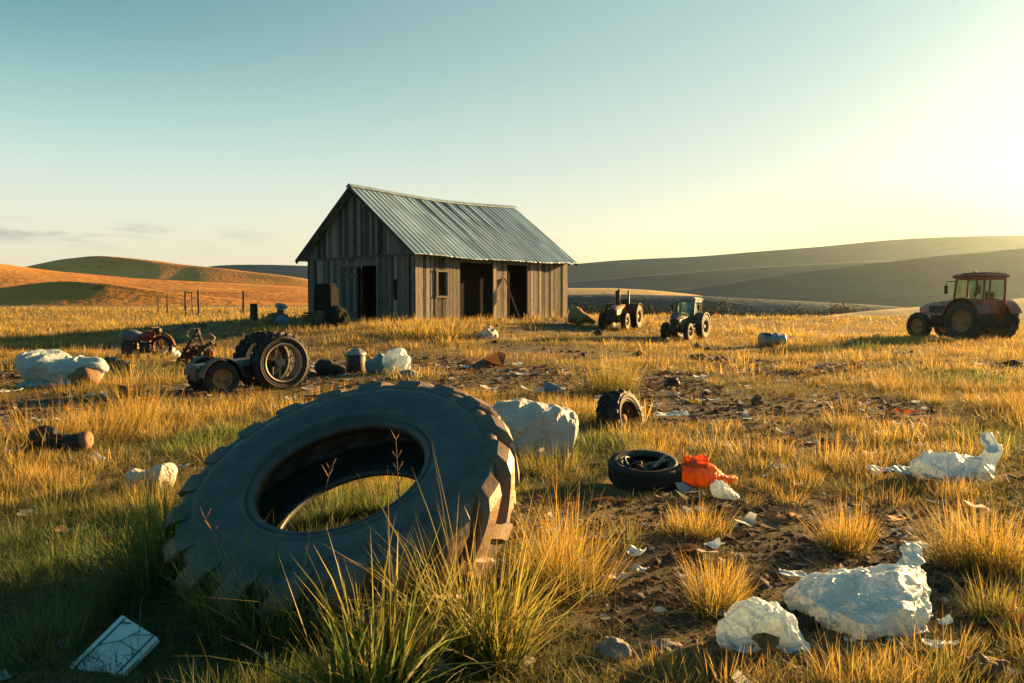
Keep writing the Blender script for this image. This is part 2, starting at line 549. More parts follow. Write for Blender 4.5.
# ------------------------------------------------------------------ mesh helpers
class MB:
    def __init__(self):
        self.v, self.f, self.c, self.smooth = [], [], [], []

    def add(self, verts, faces, col=(1, 1, 1), smooth=False):
        o = len(self.v)
        self.v += [tuple(p) for p in verts]
        self.f += [tuple(i + o for i in f) for f in faces]
        self.c += [tuple(col)] * len(verts)
        self.smooth += [smooth] * len(faces)
        return self

    def box(self, c, s, rot=None, col=(1, 1, 1), taper=1.0, bev=0.0):
        hx, hy, hz = s[0] / 2, s[1] / 2, s[2] / 2
        vs = []
        if bev <= 0:
            for z, k in ((-hz, 1), (hz, taper)):
                for x, y in ((-hx, -hy), (hx, -hy), (hx, hy), (-hx, hy)):
                    vs.append(Vector((x * k, y * k, z)))
            fs = [(3, 2, 1, 0), (4, 5, 6, 7), (0, 1, 5, 4), (1, 2, 6, 5), (2, 3, 7, 6), (3, 0, 4, 7)]
        else:
            b = min(bev, hx * .9, hy * .9, hz * .9)
            rings = []
            for z, ins, k in ((-hz, b, 1), (-hz + b, 0, 1), (hz - b, 0, taper), (hz, b, taper)):
                X, Y = hx * k - ins, hy * k - ins
                q = b
                ring = [(-X + q, -Y), (X - q, -Y), (X, -Y + q), (X, Y - q), (X - q, Y), (-X + q, Y), (-X, Y - q), (-X, -Y + q)]
                rings.append(len(vs))
                vs += [Vector((x, y, z)) for x, y in ring]
            fs = [tuple(range(7, -1, -1)), tuple(range(24, 32))]
            for i in range(3):
                for j in range(8):
                    fs.append((i * 8 + j, i * 8 + (j + 1) % 8, (i + 1) * 8 + (j + 1) % 8, (i + 1) * 8 + j))
        if rot is not None:
            vs = [rot @ v for v in vs]
        c = Vector(c)
        return self.add([v + c for v in vs], fs, col)

    def beam(self, a, b, w, h=None, col=(1, 1, 1), up=(0, 0, 1), bev=0.0):
        a, b = Vector(a), Vector(b)
        d = b - a
        q = d.to_track_quat('X', 'Z' if abs(d.normalized().z) < .95 else 'Y').to_matrix()
        return self.box((a + b) / 2, (d.length, w, h or w), q, col, bev=bev)

    def tube(self, pts, r, n=10, col=(1, 1, 1), cap=True):
        pts = [Vector(p) for p in pts]
        rs = r if isinstance(r, (list, tuple)) else [r] * len(pts)
        vs, fs = [], []
        ref = Vector((0, 0, 1))
        for i, p in enumerate(pts):
            t = (pts[min(i + 1, len(pts) - 1)] - pts[max(i - 1, 0)]).normalized()
            if abs(t.dot(ref)) > .97:
                ref = Vector((1, 0, 0)) if abs(t.x) < .9 else Vector((0, 1, 0))
            a = t.cross(ref).normalized()
            b = t.cross(a).normalized()
            ref = -b if False else ref
            for k in range(n):
                w = 2 * PI * k / n
                vs.append(p + (a * math.cos(w) + b * math.sin(w)) * rs[i])
        for i in range(len(pts) - 1):
            for k in range(n):
                fs.append((i * n + k, i * n + (k + 1) % n, (i + 1) * n + (k + 1) % n, (i + 1) * n + k))
        self.add(vs, fs, col, True)
        if cap:
            o = len(self.v) - len(vs)
            self.f.append(tuple(o + k for k in range(n - 1, -1, -1))); self.smooth.append(False)
            self.f.append(tuple(o + (len(pts) - 1) * n + k for k in range(n))); self.smooth.append(False)
        return self

    def lathe(self, prof, n=48, axis='Y', close=False, M=None, col=(1, 1, 1)):
        """prof: (axial, radius) pairs"""
        vs, fs = [], []
        for a, r in prof:
            for k in range(n):
                w = 2 * PI * k / n
                if axis == 'Y':
                    p = Vector((r * math.cos(w), a, r * math.sin(w)))
                else:
                    p = Vector((r * math.cos(w), r * math.sin(w), a))
                vs.append(M @ p if M else p)
        m = len(prof)
        for i in range(m if close else m - 1):
            j = (i + 1) % m
            for k in range(n):
                fs.append((i * n + k, i * n + (k + 1) % n, j * n + (k + 1) % n, j * n + k))
        return self.add(vs, fs, col, True)

    def build(self, name, mat, parent=None, loc=None):
        me = bpy.data.meshes.new(name)
        me.from_pydata(self.v, [], self.f)
        me.polygons.foreach_set('use_smooth', self.smooth)
        a = me.color_attributes.new('Col', 'FLOAT_COLOR', 'POINT')
        arr = np.ones((len(self.v), 4), np.float32)
        arr[:, :3] = np.array(self.c, np.float32).reshape(-1, 3)
        a.data.foreach_set('color', arr.ravel())
        import bmesh
        bm = bmesh.new(); bm.from_mesh(me)
        bmesh.ops.recalc_face_normals(bm, faces=bm.faces)
        bm.to_mesh(me); bm.free()
        me.update()
        me.materials.append(mat)
        o = bpy.data.objects.new(name, me)
        COL.objects.link(o)
        if parent is not None:
            o.parent = parent
        if loc is not None:
            o.location = loc
        return o


def npmesh(name, V, tris, mat, col=None, smooth=False, loc=None, parent=None):
    me = bpy.data.meshes.new(name)
    V = np.ascontiguousarray(V, np.float32)
    tris = np.ascontiguousarray(tris, np.int32)
    k = tris.shape[1]
    me.vertices.add(len(V)); me.vertices.foreach_set('co', V.ravel())
    me.loops.add(tris.size); me.loops.foreach_set('vertex_index', tris.ravel())
    me.polygons.add(len(tris))
    me.polygons.foreach_set('loop_start', np.arange(len(tris), dtype=np.int32) * k)
    me.update(calc_edges=True)
    if smooth:
        me.polygons.foreach_set('use_smooth', np.ones(len(tris), bool))
    if col is not None:
        a = me.color_attributes.new('Col', 'FLOAT_COLOR', 'POINT')
        arr = np.ones((len(V), 4), np.float32)
        arr[:, :3] = col
        a.data.foreach_set('color', arr.ravel())
    me.materials.append(mat)
    o = bpy.data.objects.new(name, me)
    COL.objects.link(o)
    if loc is not None:
        o.location = loc
    if parent is not None:
        o.parent = parent
    return o


def tag(o, label=None, cat=None, group=None, kind=None):
    if label: o['label'] = label
    if cat: o['category'] = cat
    if group: o['group'] = group
    if kind: o['kind'] = kind
    return o


def thing(name, loc, label, cat, group=None, rz=0.0, quat=None, scale=1.0):
    o = bpy.data.objects.new(name, None)
    o.empty_display_size = .2
    COL.objects.link(o)
    o.location = loc
    if quat is not None:
        o.rotation_mode = 'QUATERNION'; o.rotation_quaternion = quat
    else:
        o.rotation_euler = (0, 0, rz)
    o.scale = (scale,) * 3
    return tag(o, label, cat, group)


def catmull(P, n):
    P = np.asarray(P, float)
    m = len(P)
    t = np.linspace(0, m - 1, n)
    i = np.clip(t.astype(int), 0, m - 2)
    u = (t - i)[:, None]
    g = lambda k: P[np.clip(k, 0, m - 1)]
    p0, p1, p2, p3 = g(i - 1), g(i), g(i + 1), g(i + 2)
    return .5 * (2 * p1 + (p2 - p0) * u + (2 * p0 - 5 * p1 + 4 * p2 - p3) * u ** 2 + (3 * p1 - p0 - 3 * p2 + p3) * u ** 3)


def folds(P, seed, freq, amp, n=7, warp=.35):
    """sharp folded-sheet relief: sum of triangle waves along random directions, warped"""
    g = np.random.default_rng(seed)
    w = np.stack([vnoise(P[:, 0] * freq * .7 + 3 * k, P[:, 1] * freq * .7, P[:, 2] * freq * .7 + seed) for k in range(3)], 1) - .5
    Q = P + w * warp / freq * 2
    s = np.zeros(len(P))
    for k in range(n):
        d = g.normal(size=3); d /= np.linalg.norm(d)
        fr = freq * g.uniform(.5, 1.9)
        a = Q @ d * fr + g.random()
        tri = np.abs(a - np.floor(a) - .5) * 2
        msk = vnoise(P[:, 0] * freq * .8 + 7 * k, P[:, 1] * freq * .8 + k, P[:, 2] * freq * .8)
        s += (tri ** 1.5 - .4) * (.3 + msk) * (freq / fr)
    return s * amp / math.sqrt(n)


def loft(name, spine, rad, mat, seed=1, amp=.03, freq=4.0, ns=84, nr=64, floor=None, parent=None, loc=(0, 0, 0), lump=.15, power=2.0,
         cols=None, n=8, long=0.0, capped=True):
    """closed crumpled body along a spine; rad = (sideways, upright) half sizes per spine point"""
    S = catmull(spine, nr)
    R = np.maximum(catmull(rad, nr), 1e-3)
    T = np.gradient(S, axis=0)
    T /= np.linalg.norm(T, axis=1)[:, None] + 1e-9
    up = np.array([0, 0, 1.0])
    A = np.cross(T, up)
    bad = np.linalg.norm(A, axis=1) < .25
    A[bad] = np.cross(T[bad], np.array([0, 1.0, 0]))
    for i in range(1, nr):
        if A[i] @ A[i - 1] < 0: A[i] = -A[i]
    for _ in range(6):
        A = .5 * A + .25 * np.roll(A, 1, 0) + .25 * np.roll(A, -1, 0) if nr > 8 and False else A
    A /= np.linalg.norm(A, axis=1)[:, None]
    B = np.cross(A, T)
    if capped:
        e = np.linspace(-1, 1, nr)
        R = R * np.clip(1 - np.abs(e) ** 9, 0.02, 1)[:, None] ** .5
    w = np.linspace(0, 2 * PI, ns, endpoint=False)
    cw, sw = np.cos(w), np.sin(w)
    cw = np.sign(cw) * np.abs(cw) ** (2 / power); sw = np.sign(sw) * np.abs(sw) ** (2 / power)
    O = A[:, None] * (cw[None, :, None] * R[:, 0][:, None, None]) + B[:, None] * (sw[None, :, None] * R[:, 1][:, None, None])
    V = (S[:, None] + O).reshape(-1, 3)
    Nn = O.reshape(-1, 3); Nn = Nn / (np.linalg.norm(Nn, axis=1)[:, None] + 1e-9)
    size = R.max()
    d = folds(V, seed, freq, amp, n) + lump * size * (fbm(V[:, 0] * freq * .6 + seed, V[:, 1] * freq * .6, V[:, 2] * freq * .6, 2) - .5)
    if long:
        # pleats running along the spine, gathered towards the thin end
        ph = np.tile(w, nr) * 7 + 3 * fbm(V[:, 0] * 3, V[:, 1] * 3, V[:, 2] * 3, 2) * PI
        thin = 1 - np.repeat(R.max(1), ns) / size
        d += long * (np.abs(np.sin(ph)) - .5) * (.25 + thin)
    rr = np.repeat(R.min(1), ns)
    V = V + Nn * (d * np.clip(rr / (.35 * size), .25, 1))[:, None]
    if floor is not None:
        low = V[:, 2] < floor
        V[low, 2] = floor + (V[low, 2] - floor) * .15
    i, j = np.meshgrid(np.arange(nr - 1), np.arange(ns), indexing='ij')
    j2 = (j + 1) % ns
    Q = np.stack([i * ns + j, i * ns + j2, (i + 1) * ns + j2, (i + 1) * ns + j], -1).reshape(-1, 4)
    return npmesh(name, V, Q, mat, col=np.ones((len(V), 3)) if cols is None else cols, smooth=True, parent=parent, loc=loc)


CLOTHS = []


def cloth(o, grow=.2, pin=.1, bend=.05, seed=1):
    """let the surface of a bag buckle into real folds: the film is cut a little too large for its form"""
    n = len(o.data.vertices)
    vg = o.vertex_groups.new(name='hold')
    co = np.empty(n * 3); o.data.vertices.foreach_get('co', co); co = co.reshape(-1, 3)
    w = vnoise(co[:, 0] * 9 + seed, co[:, 1] * 9, co[:, 2] * 9)
    for i in range(n):
        vg.add([i], float(pin * (.2 + 1.6 * w[i] ** 2)), 'REPLACE')
    m = o.modifiers.new('cloth', 'CLOTH')
    s = m.settings
    s.quality = 5; s.mass = .05; s.air_damping = 3
    s.tension_stiffness = s.compression_stiffness = 25; s.shear_stiffness = 8; s.bending_stiffness = bend
    s.tension_damping = s.compression_damping = s.shear_damping = 5
    s.vertex_group_mass = 'hold'; s.pin_stiffness = 1.0
    s.shrink_min = -grow
    s.effector_weights.gravity = .3
    m.collision_settings.use_self_collision = False
    m.collision_settings.use_collision = False
    m.point_cache.frame_start = 1; m.point_cache.frame_end = 20
    CLOTHS.append(o)
    return o


def run_cloth():
    for f in range(1, 19):
        scene.frame_set(f)
    dg = bpy.context.evaluated_depsgraph_get()
    res = []
    for o in CLOTHS:
        ev = o.evaluated_get(dg)
        out = np.empty(len(o.data.vertices) * 3, np.float32)
        ev.data.vertices.foreach_get('co', out)
        res.append(out)
    for o, out in zip(CLOTHS, res):
        o.modifiers.clear(); o.vertex_groups.clear()
        o.data.vertices.foreach_set('co', out); o.data.update()
        sm = o.modifiers.new('smooth', 'SUBSURF'); sm.levels = 0; sm.render_levels = 1
    scene.frame_set(1)


def sheet(name, w, h, mat, seed=1, amp=.03, freq=5.0, n=48, parent=None, loc=(0, 0, 0), rz=0.0, curl=.0):
    """crumpled sheet with ragged outline and a little thickness"""
    u, v = np.meshgrid(np.linspace(-1, 1, n), np.linspace(-1, 1, n), indexing='ij')
    rag = 1 + .35 * (fbm(u * 1.3 + seed, v * 1.3, seed, 3) - .5)
    X = u * w / 2 * rag * (1 - .12 * v * v); Y = v * h / 2 * rag * (1 - .15 * u * u)
    P = np.stack([X.ravel(), Y.ravel(), np.zeros(n * n)], 1)
    z = folds(P, seed, freq, amp, 7) + amp * .9 + curl * (u.ravel() ** 2)
    P[:, 2] = np.maximum(z, .004)
    c, s = math.cos(rz), math.sin(rz)
    P[:, :2] = P[:, :2] @ np.array([[c, s], [-s, c]])
    Pb = P.copy(); Pb[:, 2] -= .004
    V = np.concatenate([P, Pb])
    i, j = np.meshgrid(np.arange(n - 1), np.arange(n - 1), indexing='ij')
    q = np.stack([i * n + j, (i + 1) * n + j, (i + 1) * n + j + 1, i * n + j + 1], -1).reshape(-1, 4)
    rim = [k for k in range(n)] + [k * n + n - 1 for k in range(1, n)] + [(n - 1) * n + k for k in range(n - 2, -1, -1)] + [k * n for k in range(n - 2, 0, -1)]
    rim = np.array(rim); rim2 = np.roll(rim, -1)
    qs = np.stack([rim, rim2, rim2 + n * n, rim + n * n], 1)
    return npmesh(name, V, np.concatenate([q, q[:, ::-1] + n * n, qs]), mat, col=np.ones((len(V), 3)), smooth=True, parent=parent, loc=loc)


def rock(name, size, mat, seed=1, amp=.12, loc=(0, 0, 0), parent=None, n=24):
    th = np.linspace(0, PI, n); ph = np.linspace(0, 2 * PI, n * 2, endpoint=False)
    t, p = np.meshgrid(th, ph, indexing='ij')
    D = np.stack([np.sin(t) * np.cos(p), np.sin(t) * np.sin(p), np.cos(t)], -1).reshape(-1, 3)
    r = 1 + folds(D, seed, 1.1, amp * 1.2, 6) + amp * (fbm(D[:, 0] * 2 + seed, D[:, 1] * 2, D[:, 2] * 2, 4) - .5) * 2
    V = D * r[:, None] * (np.array(size) / 2)
    V[:, 2] += size[2] * .36
    V[:, 2] = np.where(V[:, 2] < -.02, -.02 + (V[:, 2] + .02) * .2, V[:, 2])
    m = n * 2
    i, j = np.meshgrid(np.arange(n - 1), np.arange(m), indexing='ij')
    Q = np.stack([i * m + j, i * m + (j + 1) % m, (i + 1) * m + (j + 1) % m, (i + 1) * m + j], -1).reshape(-1, 4)
    return npmesh(name, V, Q, mat, col=np.ones((len(V), 3)), smooth=True, loc=loc, parent=parent)


# ------------------------------------------------------------------ ground sheet
def cover(x, y):
    c = fbm(np.asarray(x) * .42 + 4, np.asarray(y) * .42 + 2, 1.0, 4)
    r = np.hypot(x, y)
    c = c + .085 * sst(5, 11, r) + .075 * sst(11, 30, r) - .05 * sst(1.0, 4.0, x) * (1 - sst(8, 14, r)) + .12 * (1 - sst(-1.5, .5, x)) * (1 - sst(5, 9, r))
    return c


def build_ground():
    nr, na = 190, 620
    rr = .4 * (2780 / .4) ** (np.arange(nr) / (nr - 1))
    # finer in front of the camera
    a = np.linspace(-PI, PI, na, endpoint=False)
    a = a - .55 * np.sin(a)
    R, A = np.meshgrid(rr, a, indexing='ij')
    X, Y = R * np.sin(A), R * np.cos(A)
    Z = terrain(X, Y)
    near = 1 - sst(10, 25, R)
    Z = Z + near * (.035 * (fbm(X * 5, Y * 5, 2.0, 3) - .5)) * (1 - sst(.5, .62, cover(X, Y)))
    V = np.stack([X.ravel(), Y.ravel(), Z.ravel()], 1)
    V = np.concatenate([V, [[0, 0, tz(0, 0)]]])
    c = cover(V[:, 0], V[:, 1])
    col = np.stack([c, c, c], 1)
    i, j = np.meshgrid(np.arange(nr - 1), np.arange(na), indexing='ij')
    j2 = (j + 1) % na
    Q = np.stack([i * na + j, (i + 1) * na + j, (i + 1) * na + j2, i * na + j2], -1).reshape(-1, 4)
    T = np.concatenate([Q[:, [0, 1, 2]], Q[:, [0, 2, 3]]])
    k = np.arange(na)
    T = np.concatenate([T, np.stack([np.full(na, nr * na), k, (k + 1) % na], 1)])
    T = T[:, ::-1]
    g = npmesh('ground', V, T, M_GROUND, col=col, smooth=True)
    tag(g, kind='structure')


build_ground()


def hill(pts, D, front, back, base, mat, seed, rough=.05, sx=None, prof=1.0):
    px = np.array([p[0] for p in pts], float)
    py = np.array([p[1] for p in pts], float)
    q = np.linspace(px[0], px[-1], 220)
    # smooth interpolation of the ridge
    yy = np.interp(q, px, py)
    k = np.ones(13) / 13
    yp = np.pad(yy, 6, mode='edge')
    yy = np.convolve(yp, k, 'valid')
    zt = CAMZ + D * (HOR - yy) / F
    X = (q - 512) / F * D
    nv = 90
    v = np.concatenate([np.linspace(-front, 0, 60), np.linspace(0, back, nv - 60 + 1)[1:]])
    if prof > 0:
        s = np.where(v < 0, sst(-front, front * .02, v) ** prof, 1 - sst(-back * .05, back, v))
    else:           # steep under the crest, with a rounded top
        t = np.clip((v + front) / front, 0, 1)
        s = np.where(v < 0, t ** (-prof), 1 - sst(0, back, v) ** .8)
        for _ in range(5):
            s[1:-1] = .25 * s[:-2] + .5 * s[1:-1] + .25 * s[2:]
    Z = base + (zt[:, None] - base) * s[None]
    Xg = np.repeat(X[:, None], nv, 1); Yg = D + np.repeat(v[None], len(q), 0)
    hgt = np.maximum(zt - base, 1)[:, None]
    damp = s[None] * (1 - .8 * np.exp(-(v[None] / (front * .12)) ** 2))
    wl = front
    Z = Z + rough * hgt * (fbm(Xg / wl * 2.2 + seed, Yg / wl * 1.1, seed, 3) - .5) * 2.4 * damp
    V = np.stack([Xg.ravel(), Yg.ravel(), Z.ravel()], 1)
    n, m = len(q), nv
    i, j = np.meshgrid(np.arange(n - 1), np.arange(m - 1), indexing='ij')
    Q = np.stack([i * m + j, (i + 1) * m + j, (i + 1) * m + j + 1, i * m + j + 1], -1).reshape(-1, 4)
    return tag(npmesh('hill', V, Q, mat, col=np.ones((len(V), 3)), smooth=True), kind='structure')


# far ridges
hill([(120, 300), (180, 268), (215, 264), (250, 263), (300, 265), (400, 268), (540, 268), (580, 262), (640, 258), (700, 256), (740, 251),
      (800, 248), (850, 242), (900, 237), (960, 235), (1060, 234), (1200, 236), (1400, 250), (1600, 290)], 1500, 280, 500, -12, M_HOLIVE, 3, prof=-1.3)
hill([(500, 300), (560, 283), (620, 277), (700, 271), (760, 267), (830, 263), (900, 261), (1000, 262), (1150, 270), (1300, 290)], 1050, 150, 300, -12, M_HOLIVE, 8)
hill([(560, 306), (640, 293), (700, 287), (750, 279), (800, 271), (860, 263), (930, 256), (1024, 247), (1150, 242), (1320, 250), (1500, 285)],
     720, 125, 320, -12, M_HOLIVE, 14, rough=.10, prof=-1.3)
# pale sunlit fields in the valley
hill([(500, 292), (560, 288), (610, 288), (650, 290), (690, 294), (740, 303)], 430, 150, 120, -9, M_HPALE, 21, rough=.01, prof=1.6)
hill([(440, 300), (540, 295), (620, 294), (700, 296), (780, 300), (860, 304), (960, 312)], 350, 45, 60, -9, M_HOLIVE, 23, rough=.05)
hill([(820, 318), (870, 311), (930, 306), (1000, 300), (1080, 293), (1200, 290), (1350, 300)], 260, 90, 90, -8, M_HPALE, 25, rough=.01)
# golden hills at the left
hill([(-200, 285), (-60, 274), (10, 270), (50, 261), (80, 256), (100, 254), (130, 256), (170, 262), (230, 268), (300, 276), (380, 296)],
     900, 190, 300, -6, M_HGOLD, 31, rough=.16, prof=-1.7)
hill([(-420, 285), (-250, 262), (-100, 259), (-30, 260), (0, 263), (40, 269), (90, 274), (150, 279), (230, 283), (310, 287), (380, 298)],
     560, 200, 200, -4, M_HGOLD, 37, rough=.14)
hill([(-300, 296), (-160, 288), (-60, 291), (0, 288), (35, 282), (70, 280), (110, 283), (150, 289), (200, 296), (260, 301), (330, 306)],
     330, 40, 120, -2, M_HGOLD, 44, rough=.06, prof=-1.5)

# haze over the whole valley: one even body of air
hz = MB()
hz.box((0, 0, 0), (1, 1, 1))
haze_m, N_, L_, out_ = newmat('valley_haze')
vol = N_.new('ShaderNodeVolumePrincipled')
vol.inputs['Color'].default_value = (.62, .86, 1.0, 1)
vol.inputs['Density'].default_value = .00007
vol.inputs['Anisotropy'].default_value = .80
L_.new(vol.outputs[0], out_.inputs['Volume'])
haze = hz.build('haze', haze_m)
haze.scale = (5600, 5600, 150)
haze.location = (0, 0, 150 / 2 - 14)
tag(haze, kind='stuff', label='thin pale evening haze filling the valley', cat='haze')


# ------------------------------------------------------------------ barn
def build_barn():
    root = thing('barn', (BX, BY, BZ), 'weathered grey plank barn with teal metal roof and dark open doorways', 'barn', rz=BANG)
    rg = random.Random(3)
    RY, RZ_, EZ, EY = BW / 2, 5.92, 2.78, -.45
    slope = (RZ_ - EZ) / (RY - EY)

    def roofz(y):
        y = min(y, BW - y)
        return EZ + (y - EY) * slope

    def planks(mb, fixed, a0, a1, zb, ztop, opens, axis, out):
        a = a0
        while a < a1 - .02:
            w = min(rg.uniform(.15, .27), a1 - a)
            if a1 - a - w < .08: w = a1 - a
            g = rg.uniform(.003, .018)
            am = a + w / 2
            spans = [(zb + rg.uniform(-.05, .05), ztop(a), ztop(a + w))]
            segs = []
            z0, zt0, zt1 = spans[0]
            cuts = sorted([(o[2], o[3]) for o in opens if o[0] < am < o[1]])
            cur = z0
            for c0, c1 in cuts:
                if c0 > cur + .05: segs.append((cur, c0, c0))
                cur = c1
            if min(zt0, zt1) > cur + .03: segs.append((cur, zt0, zt1))
            t = rg.choice([.3, .45, .6, .8, 1, 1, 1.25, 1.6]) * rg.uniform(.85, 1.1)
            tint = (t * rg.uniform(.96, 1.1), t, t * rg.uniform(.9, 1.02))
            off = rg.uniform(0, .016) + (.02 if rg.random() < .12 else 0)
            th = .024
            skew = rg.uniform(-.006, .006)
            for s0, s1, s2 in segs:
                p = []
                for d in (0, th):
                    q = out * (d + off)
                    p += [(a + g, q, s0), (a + w - g, q, s0), (a + w - g + skew, q, s2), (a + g + skew, q, s1)]
                if axis == 'x':
                    vs = [(x, fixed + q, z) for x, q, z in p]
                else:
                    vs = [(fixed + q, x, z) for x, q, z in p]
                mb.add(vs, [(0, 1, 2, 3), (7, 6, 5, 4), (0, 4, 5, 1), (1, 5, 6, 2), (2, 6, 7, 3), (3, 7, 4, 0)], tint)
            a += w

    # long front wall, facing the yard
    T = lambda px: ((px - 512) / F * BY - BX) / (.67 - .743 * (px - 512) / F)
    G = lambda px: (BX - (px - 512) / F * BY) / ((px - 512) / F * .67 + .742)
    o1 = (T(460), T(491.5), -1, 2.58); o2 = (T(506), T(528), -1, 2.58); win = (T(437), T(446.5), 1.12, 2.1)
    eave = lambda a: 3.0
    w = MB(); planks(w, 0, 0.0, BL, -.1, eave, [o1, o2, win], 'x', -1)
    for op in (o1, o2):     # boards above the doors, header
        w.box(((op[0] + op[1]) / 2, -.05, 2.68), (op[1] - op[0] + .2, .08, .18), col=(.8, .8, .8))
    w.build('front_wall', M_WOOD, root)
    w = MB(); planks(w, BW, 0.0, BL, -.1, eave, [], 'x', 1); w.build('back_wall', M_WOOD, root)
    d0, d1 = G(378), G(343)
    gable_open = [(d0, d1, -1, 2.42), (G(399), G(394.5), .9, 1.8), (G(407), G(404), .95, 2.62)]
    w = MB()
    planks(w, 0, 0.0, BW, -.1, lambda a: 2.86, gable_open, 'y', -1)
    planks(w, -.028, 0.02, BW - .02, 2.80, lambda a: roofz(a) - .10, [], 'y', -1)
    w.box((-.07, BW / 2, 2.83), (.04, BW - .2, .09), col=(.6, .6, .6))
    w.build('gable_wall', M_WOOD, root)
    w = MB()
    planks(w, BL, 0.0, BW, -.1, lambda a: 2.86, [], 'y', 1)
    planks(w, BL + .028, 0.02, BW - .02, 2.80, lambda a: roofz(a) - .10, [], 'y', 1)
    w.build('far_gable_wall', M_WOOD, root)
    # timber frame: corner posts, plates, rafters
    w = MB()
    for x in (.08, BL - .08):
        for y in (.08, BW - .08):
            w.box((x, y, 1.5), (.14, .14, 3.0))
    for x in (o1[0] - .07, (o1[1] + o2[0]) / 2 + .12, o2[1] + .07, BL * .5):
        w.box((x, .1, 1.4), (.13, .13, 2.85))
    for y in (.1, BW - .1):
        w.box((BL / 2, y, 2.92), (BL - .1, .12, .14))
    x = .3
    while x < BL:
        w.beam((x, EY + .06, roofz(EY + .06) - .1), (x, RY, RZ_ - .12), .06, .12)
        w.beam((x, BW - EY - .06, roofz(EY + .06) - .1), (x, RY, RZ_ - .12), .06, .12)
        x += .8
    w.build('timber_frame', M_WOODD, root)
    # dark boards and ceiling added inside so the open doorways read black
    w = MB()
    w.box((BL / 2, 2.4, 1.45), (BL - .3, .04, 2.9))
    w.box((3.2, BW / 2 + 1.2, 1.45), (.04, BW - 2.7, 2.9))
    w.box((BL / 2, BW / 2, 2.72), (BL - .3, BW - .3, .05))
    w.build('added_dark_boards', M_WOODD, root)
    # door surround and half-closed sliding door on the gable
    f = MB()
    f.box((-.06, d0 - .08, 1.2), (.05, .13, 2.5)); f.box((-.06, d1 + .08, 1.2), (.05, .13, 2.5))
    f.box((-.065, (d0 + d1) / 2, 2.50), (.06, d1 - d0 + .42, .14))
    f.build('door_frame', M_WOOD, root)
    dm = (d0 + d1) / 2 + .12
    dl = MB(); planks(dl, .05, dm, d1, .02, lambda a: 2.4, [], 'y', -1)
    for z in (.35, 2.0):
        dl.box((.0, (dm + d1) / 2, z), (.03, d1 - dm - .06, .14), col=(.7, .7, .7))
    door = dl.build('door', M_WOOD, root)
    h = MB(); h.tube([(-.03, dm + .12, 1.0), (-.07, dm + .12, 1.02), (-.07, dm + .12, 1.18), (-.03, dm + .12, 1.2)], .012, 8)
    h.build('handle', M_DARKST, door)
    wf = MB()
    for xx in (win[0] - .05, win[1] + .05):
        wf.box((xx, -.05, 1.61), (.08, .05, 1.1))
    for zz in (1.06, 2.16):
        wf.box(((win[0] + win[1]) / 2, -.055, zz), (win[1] - win[0] + .22, .06, .08))
    wi = wf.build('window', M_WOOD, root)
    # leaning jamb boards at the doorway, catching the sun
    p = MB(); p.box((o1[1] + .1, -.10, 1.3), (.2, .06, 2.7))
    p.build('jamb_board', M_POST, root)
    p = MB(); p.beam((o2[0] + .32, -.62, 0), (o2[0] - .2, -.10, 1.95), .12, .05)
    p.build('loose_board', M_POST, root)
    # roof: ribbed sheets with lap rows, gentle sag along the ridge
    def roof_side(sgn):
        mb = MB()
        x0, x1 = -.42, BL + .30
        xs, zs = [], []
        x = x0
        k = 0
        pitch = .29
        while x < x1:
            for dx, dz in ((0, 0), (pitch * .38, .008), (pitch * .72, 0), (pitch * .78, .032), (pitch * .88, .032), (pitch * .94, 0)):
                if x + dx <= x1:
                    xs.append(x + dx); zs.append(dz)
            x += pitch
        rows = 14
        vs, fs, cs = [], [], []
        shade = {}
        for i, xx in enumerate(xs):
            kx = int((xx - x0) / pitch / 2)
            for j in range(rows + 1):
                t = j / rows
                y = EY - .04 + (RY - EY + .04) * t
                z = roofz(EY) - .04 * slope + (RZ_ - roofz(EY) + .04 * slope) * t
                sag = -.17 * math.sin(PI * (xx - x0) / (x1 - x0)) ** 1.3 * (.35 + .65 * t) + .05 * math.sin(xx * 1.3 + 1) * (1 - t) * .4
                lap = .008 * ((t * 3) % 1.0)
                nz = zs[i] - lap + .012 * (vnoise(xx * 1.7, y * 1.3, 4) - .5)
                # edge fray
                ey = rg.uniform(-.025, .025) if j == 0 and kx % 2 else 0
                sh = shade.setdefault((kx, int(t * 3 - 1e-6)), rg.choice([.72, .85, .95, 1, 1.05, 1.2]))
                yy = y + ey
                if sgn < 0: yy = BW - yy
                vs.append((xx, yy, z + sag + nz + .05)); cs.append((sh, sh, sh))
        n = rows + 1
        for i in range(len(xs) - 1):
            for j in range(rows):
                fs.append((i * n + j, (i + 1) * n + j, (i + 1) * n + j + 1, i * n + j + 1))
        # thickness
        o = len(vs)
        vs2 = [(a, b, c - .03) for a, b, c in vs]
        fs2 = [tuple(o + q for q in reversed(f)) for f in fs]
        rim = [i * n for i in range(len(xs))] + [(len(xs) - 1) * n + j for j in range(1, n)] + [i * n + rows for i in range(len(xs) - 2, -1, -1)] + [j for j in range(rows - 1, 0, -1)]
        fs3 = [(rim[q], rim[(q + 1) % len(rim)], o + rim[(q + 1) % len(rim)], o + rim[q]) for q in range(len(rim))]
        mb.add(vs + vs2, fs + fs2 + fs3)
        mb.c = cs + cs
        return mb
    r = roof_side(1)
    r2 = roof_side(-1)
    r.add(r2.v, r2.f); r.c[-len(r2.v):] = r2.c
    ro = r.build('roof', M_ROOF, root)
    rc = MB()
    xs = np.linspace(-.45, BL + .32, 24)
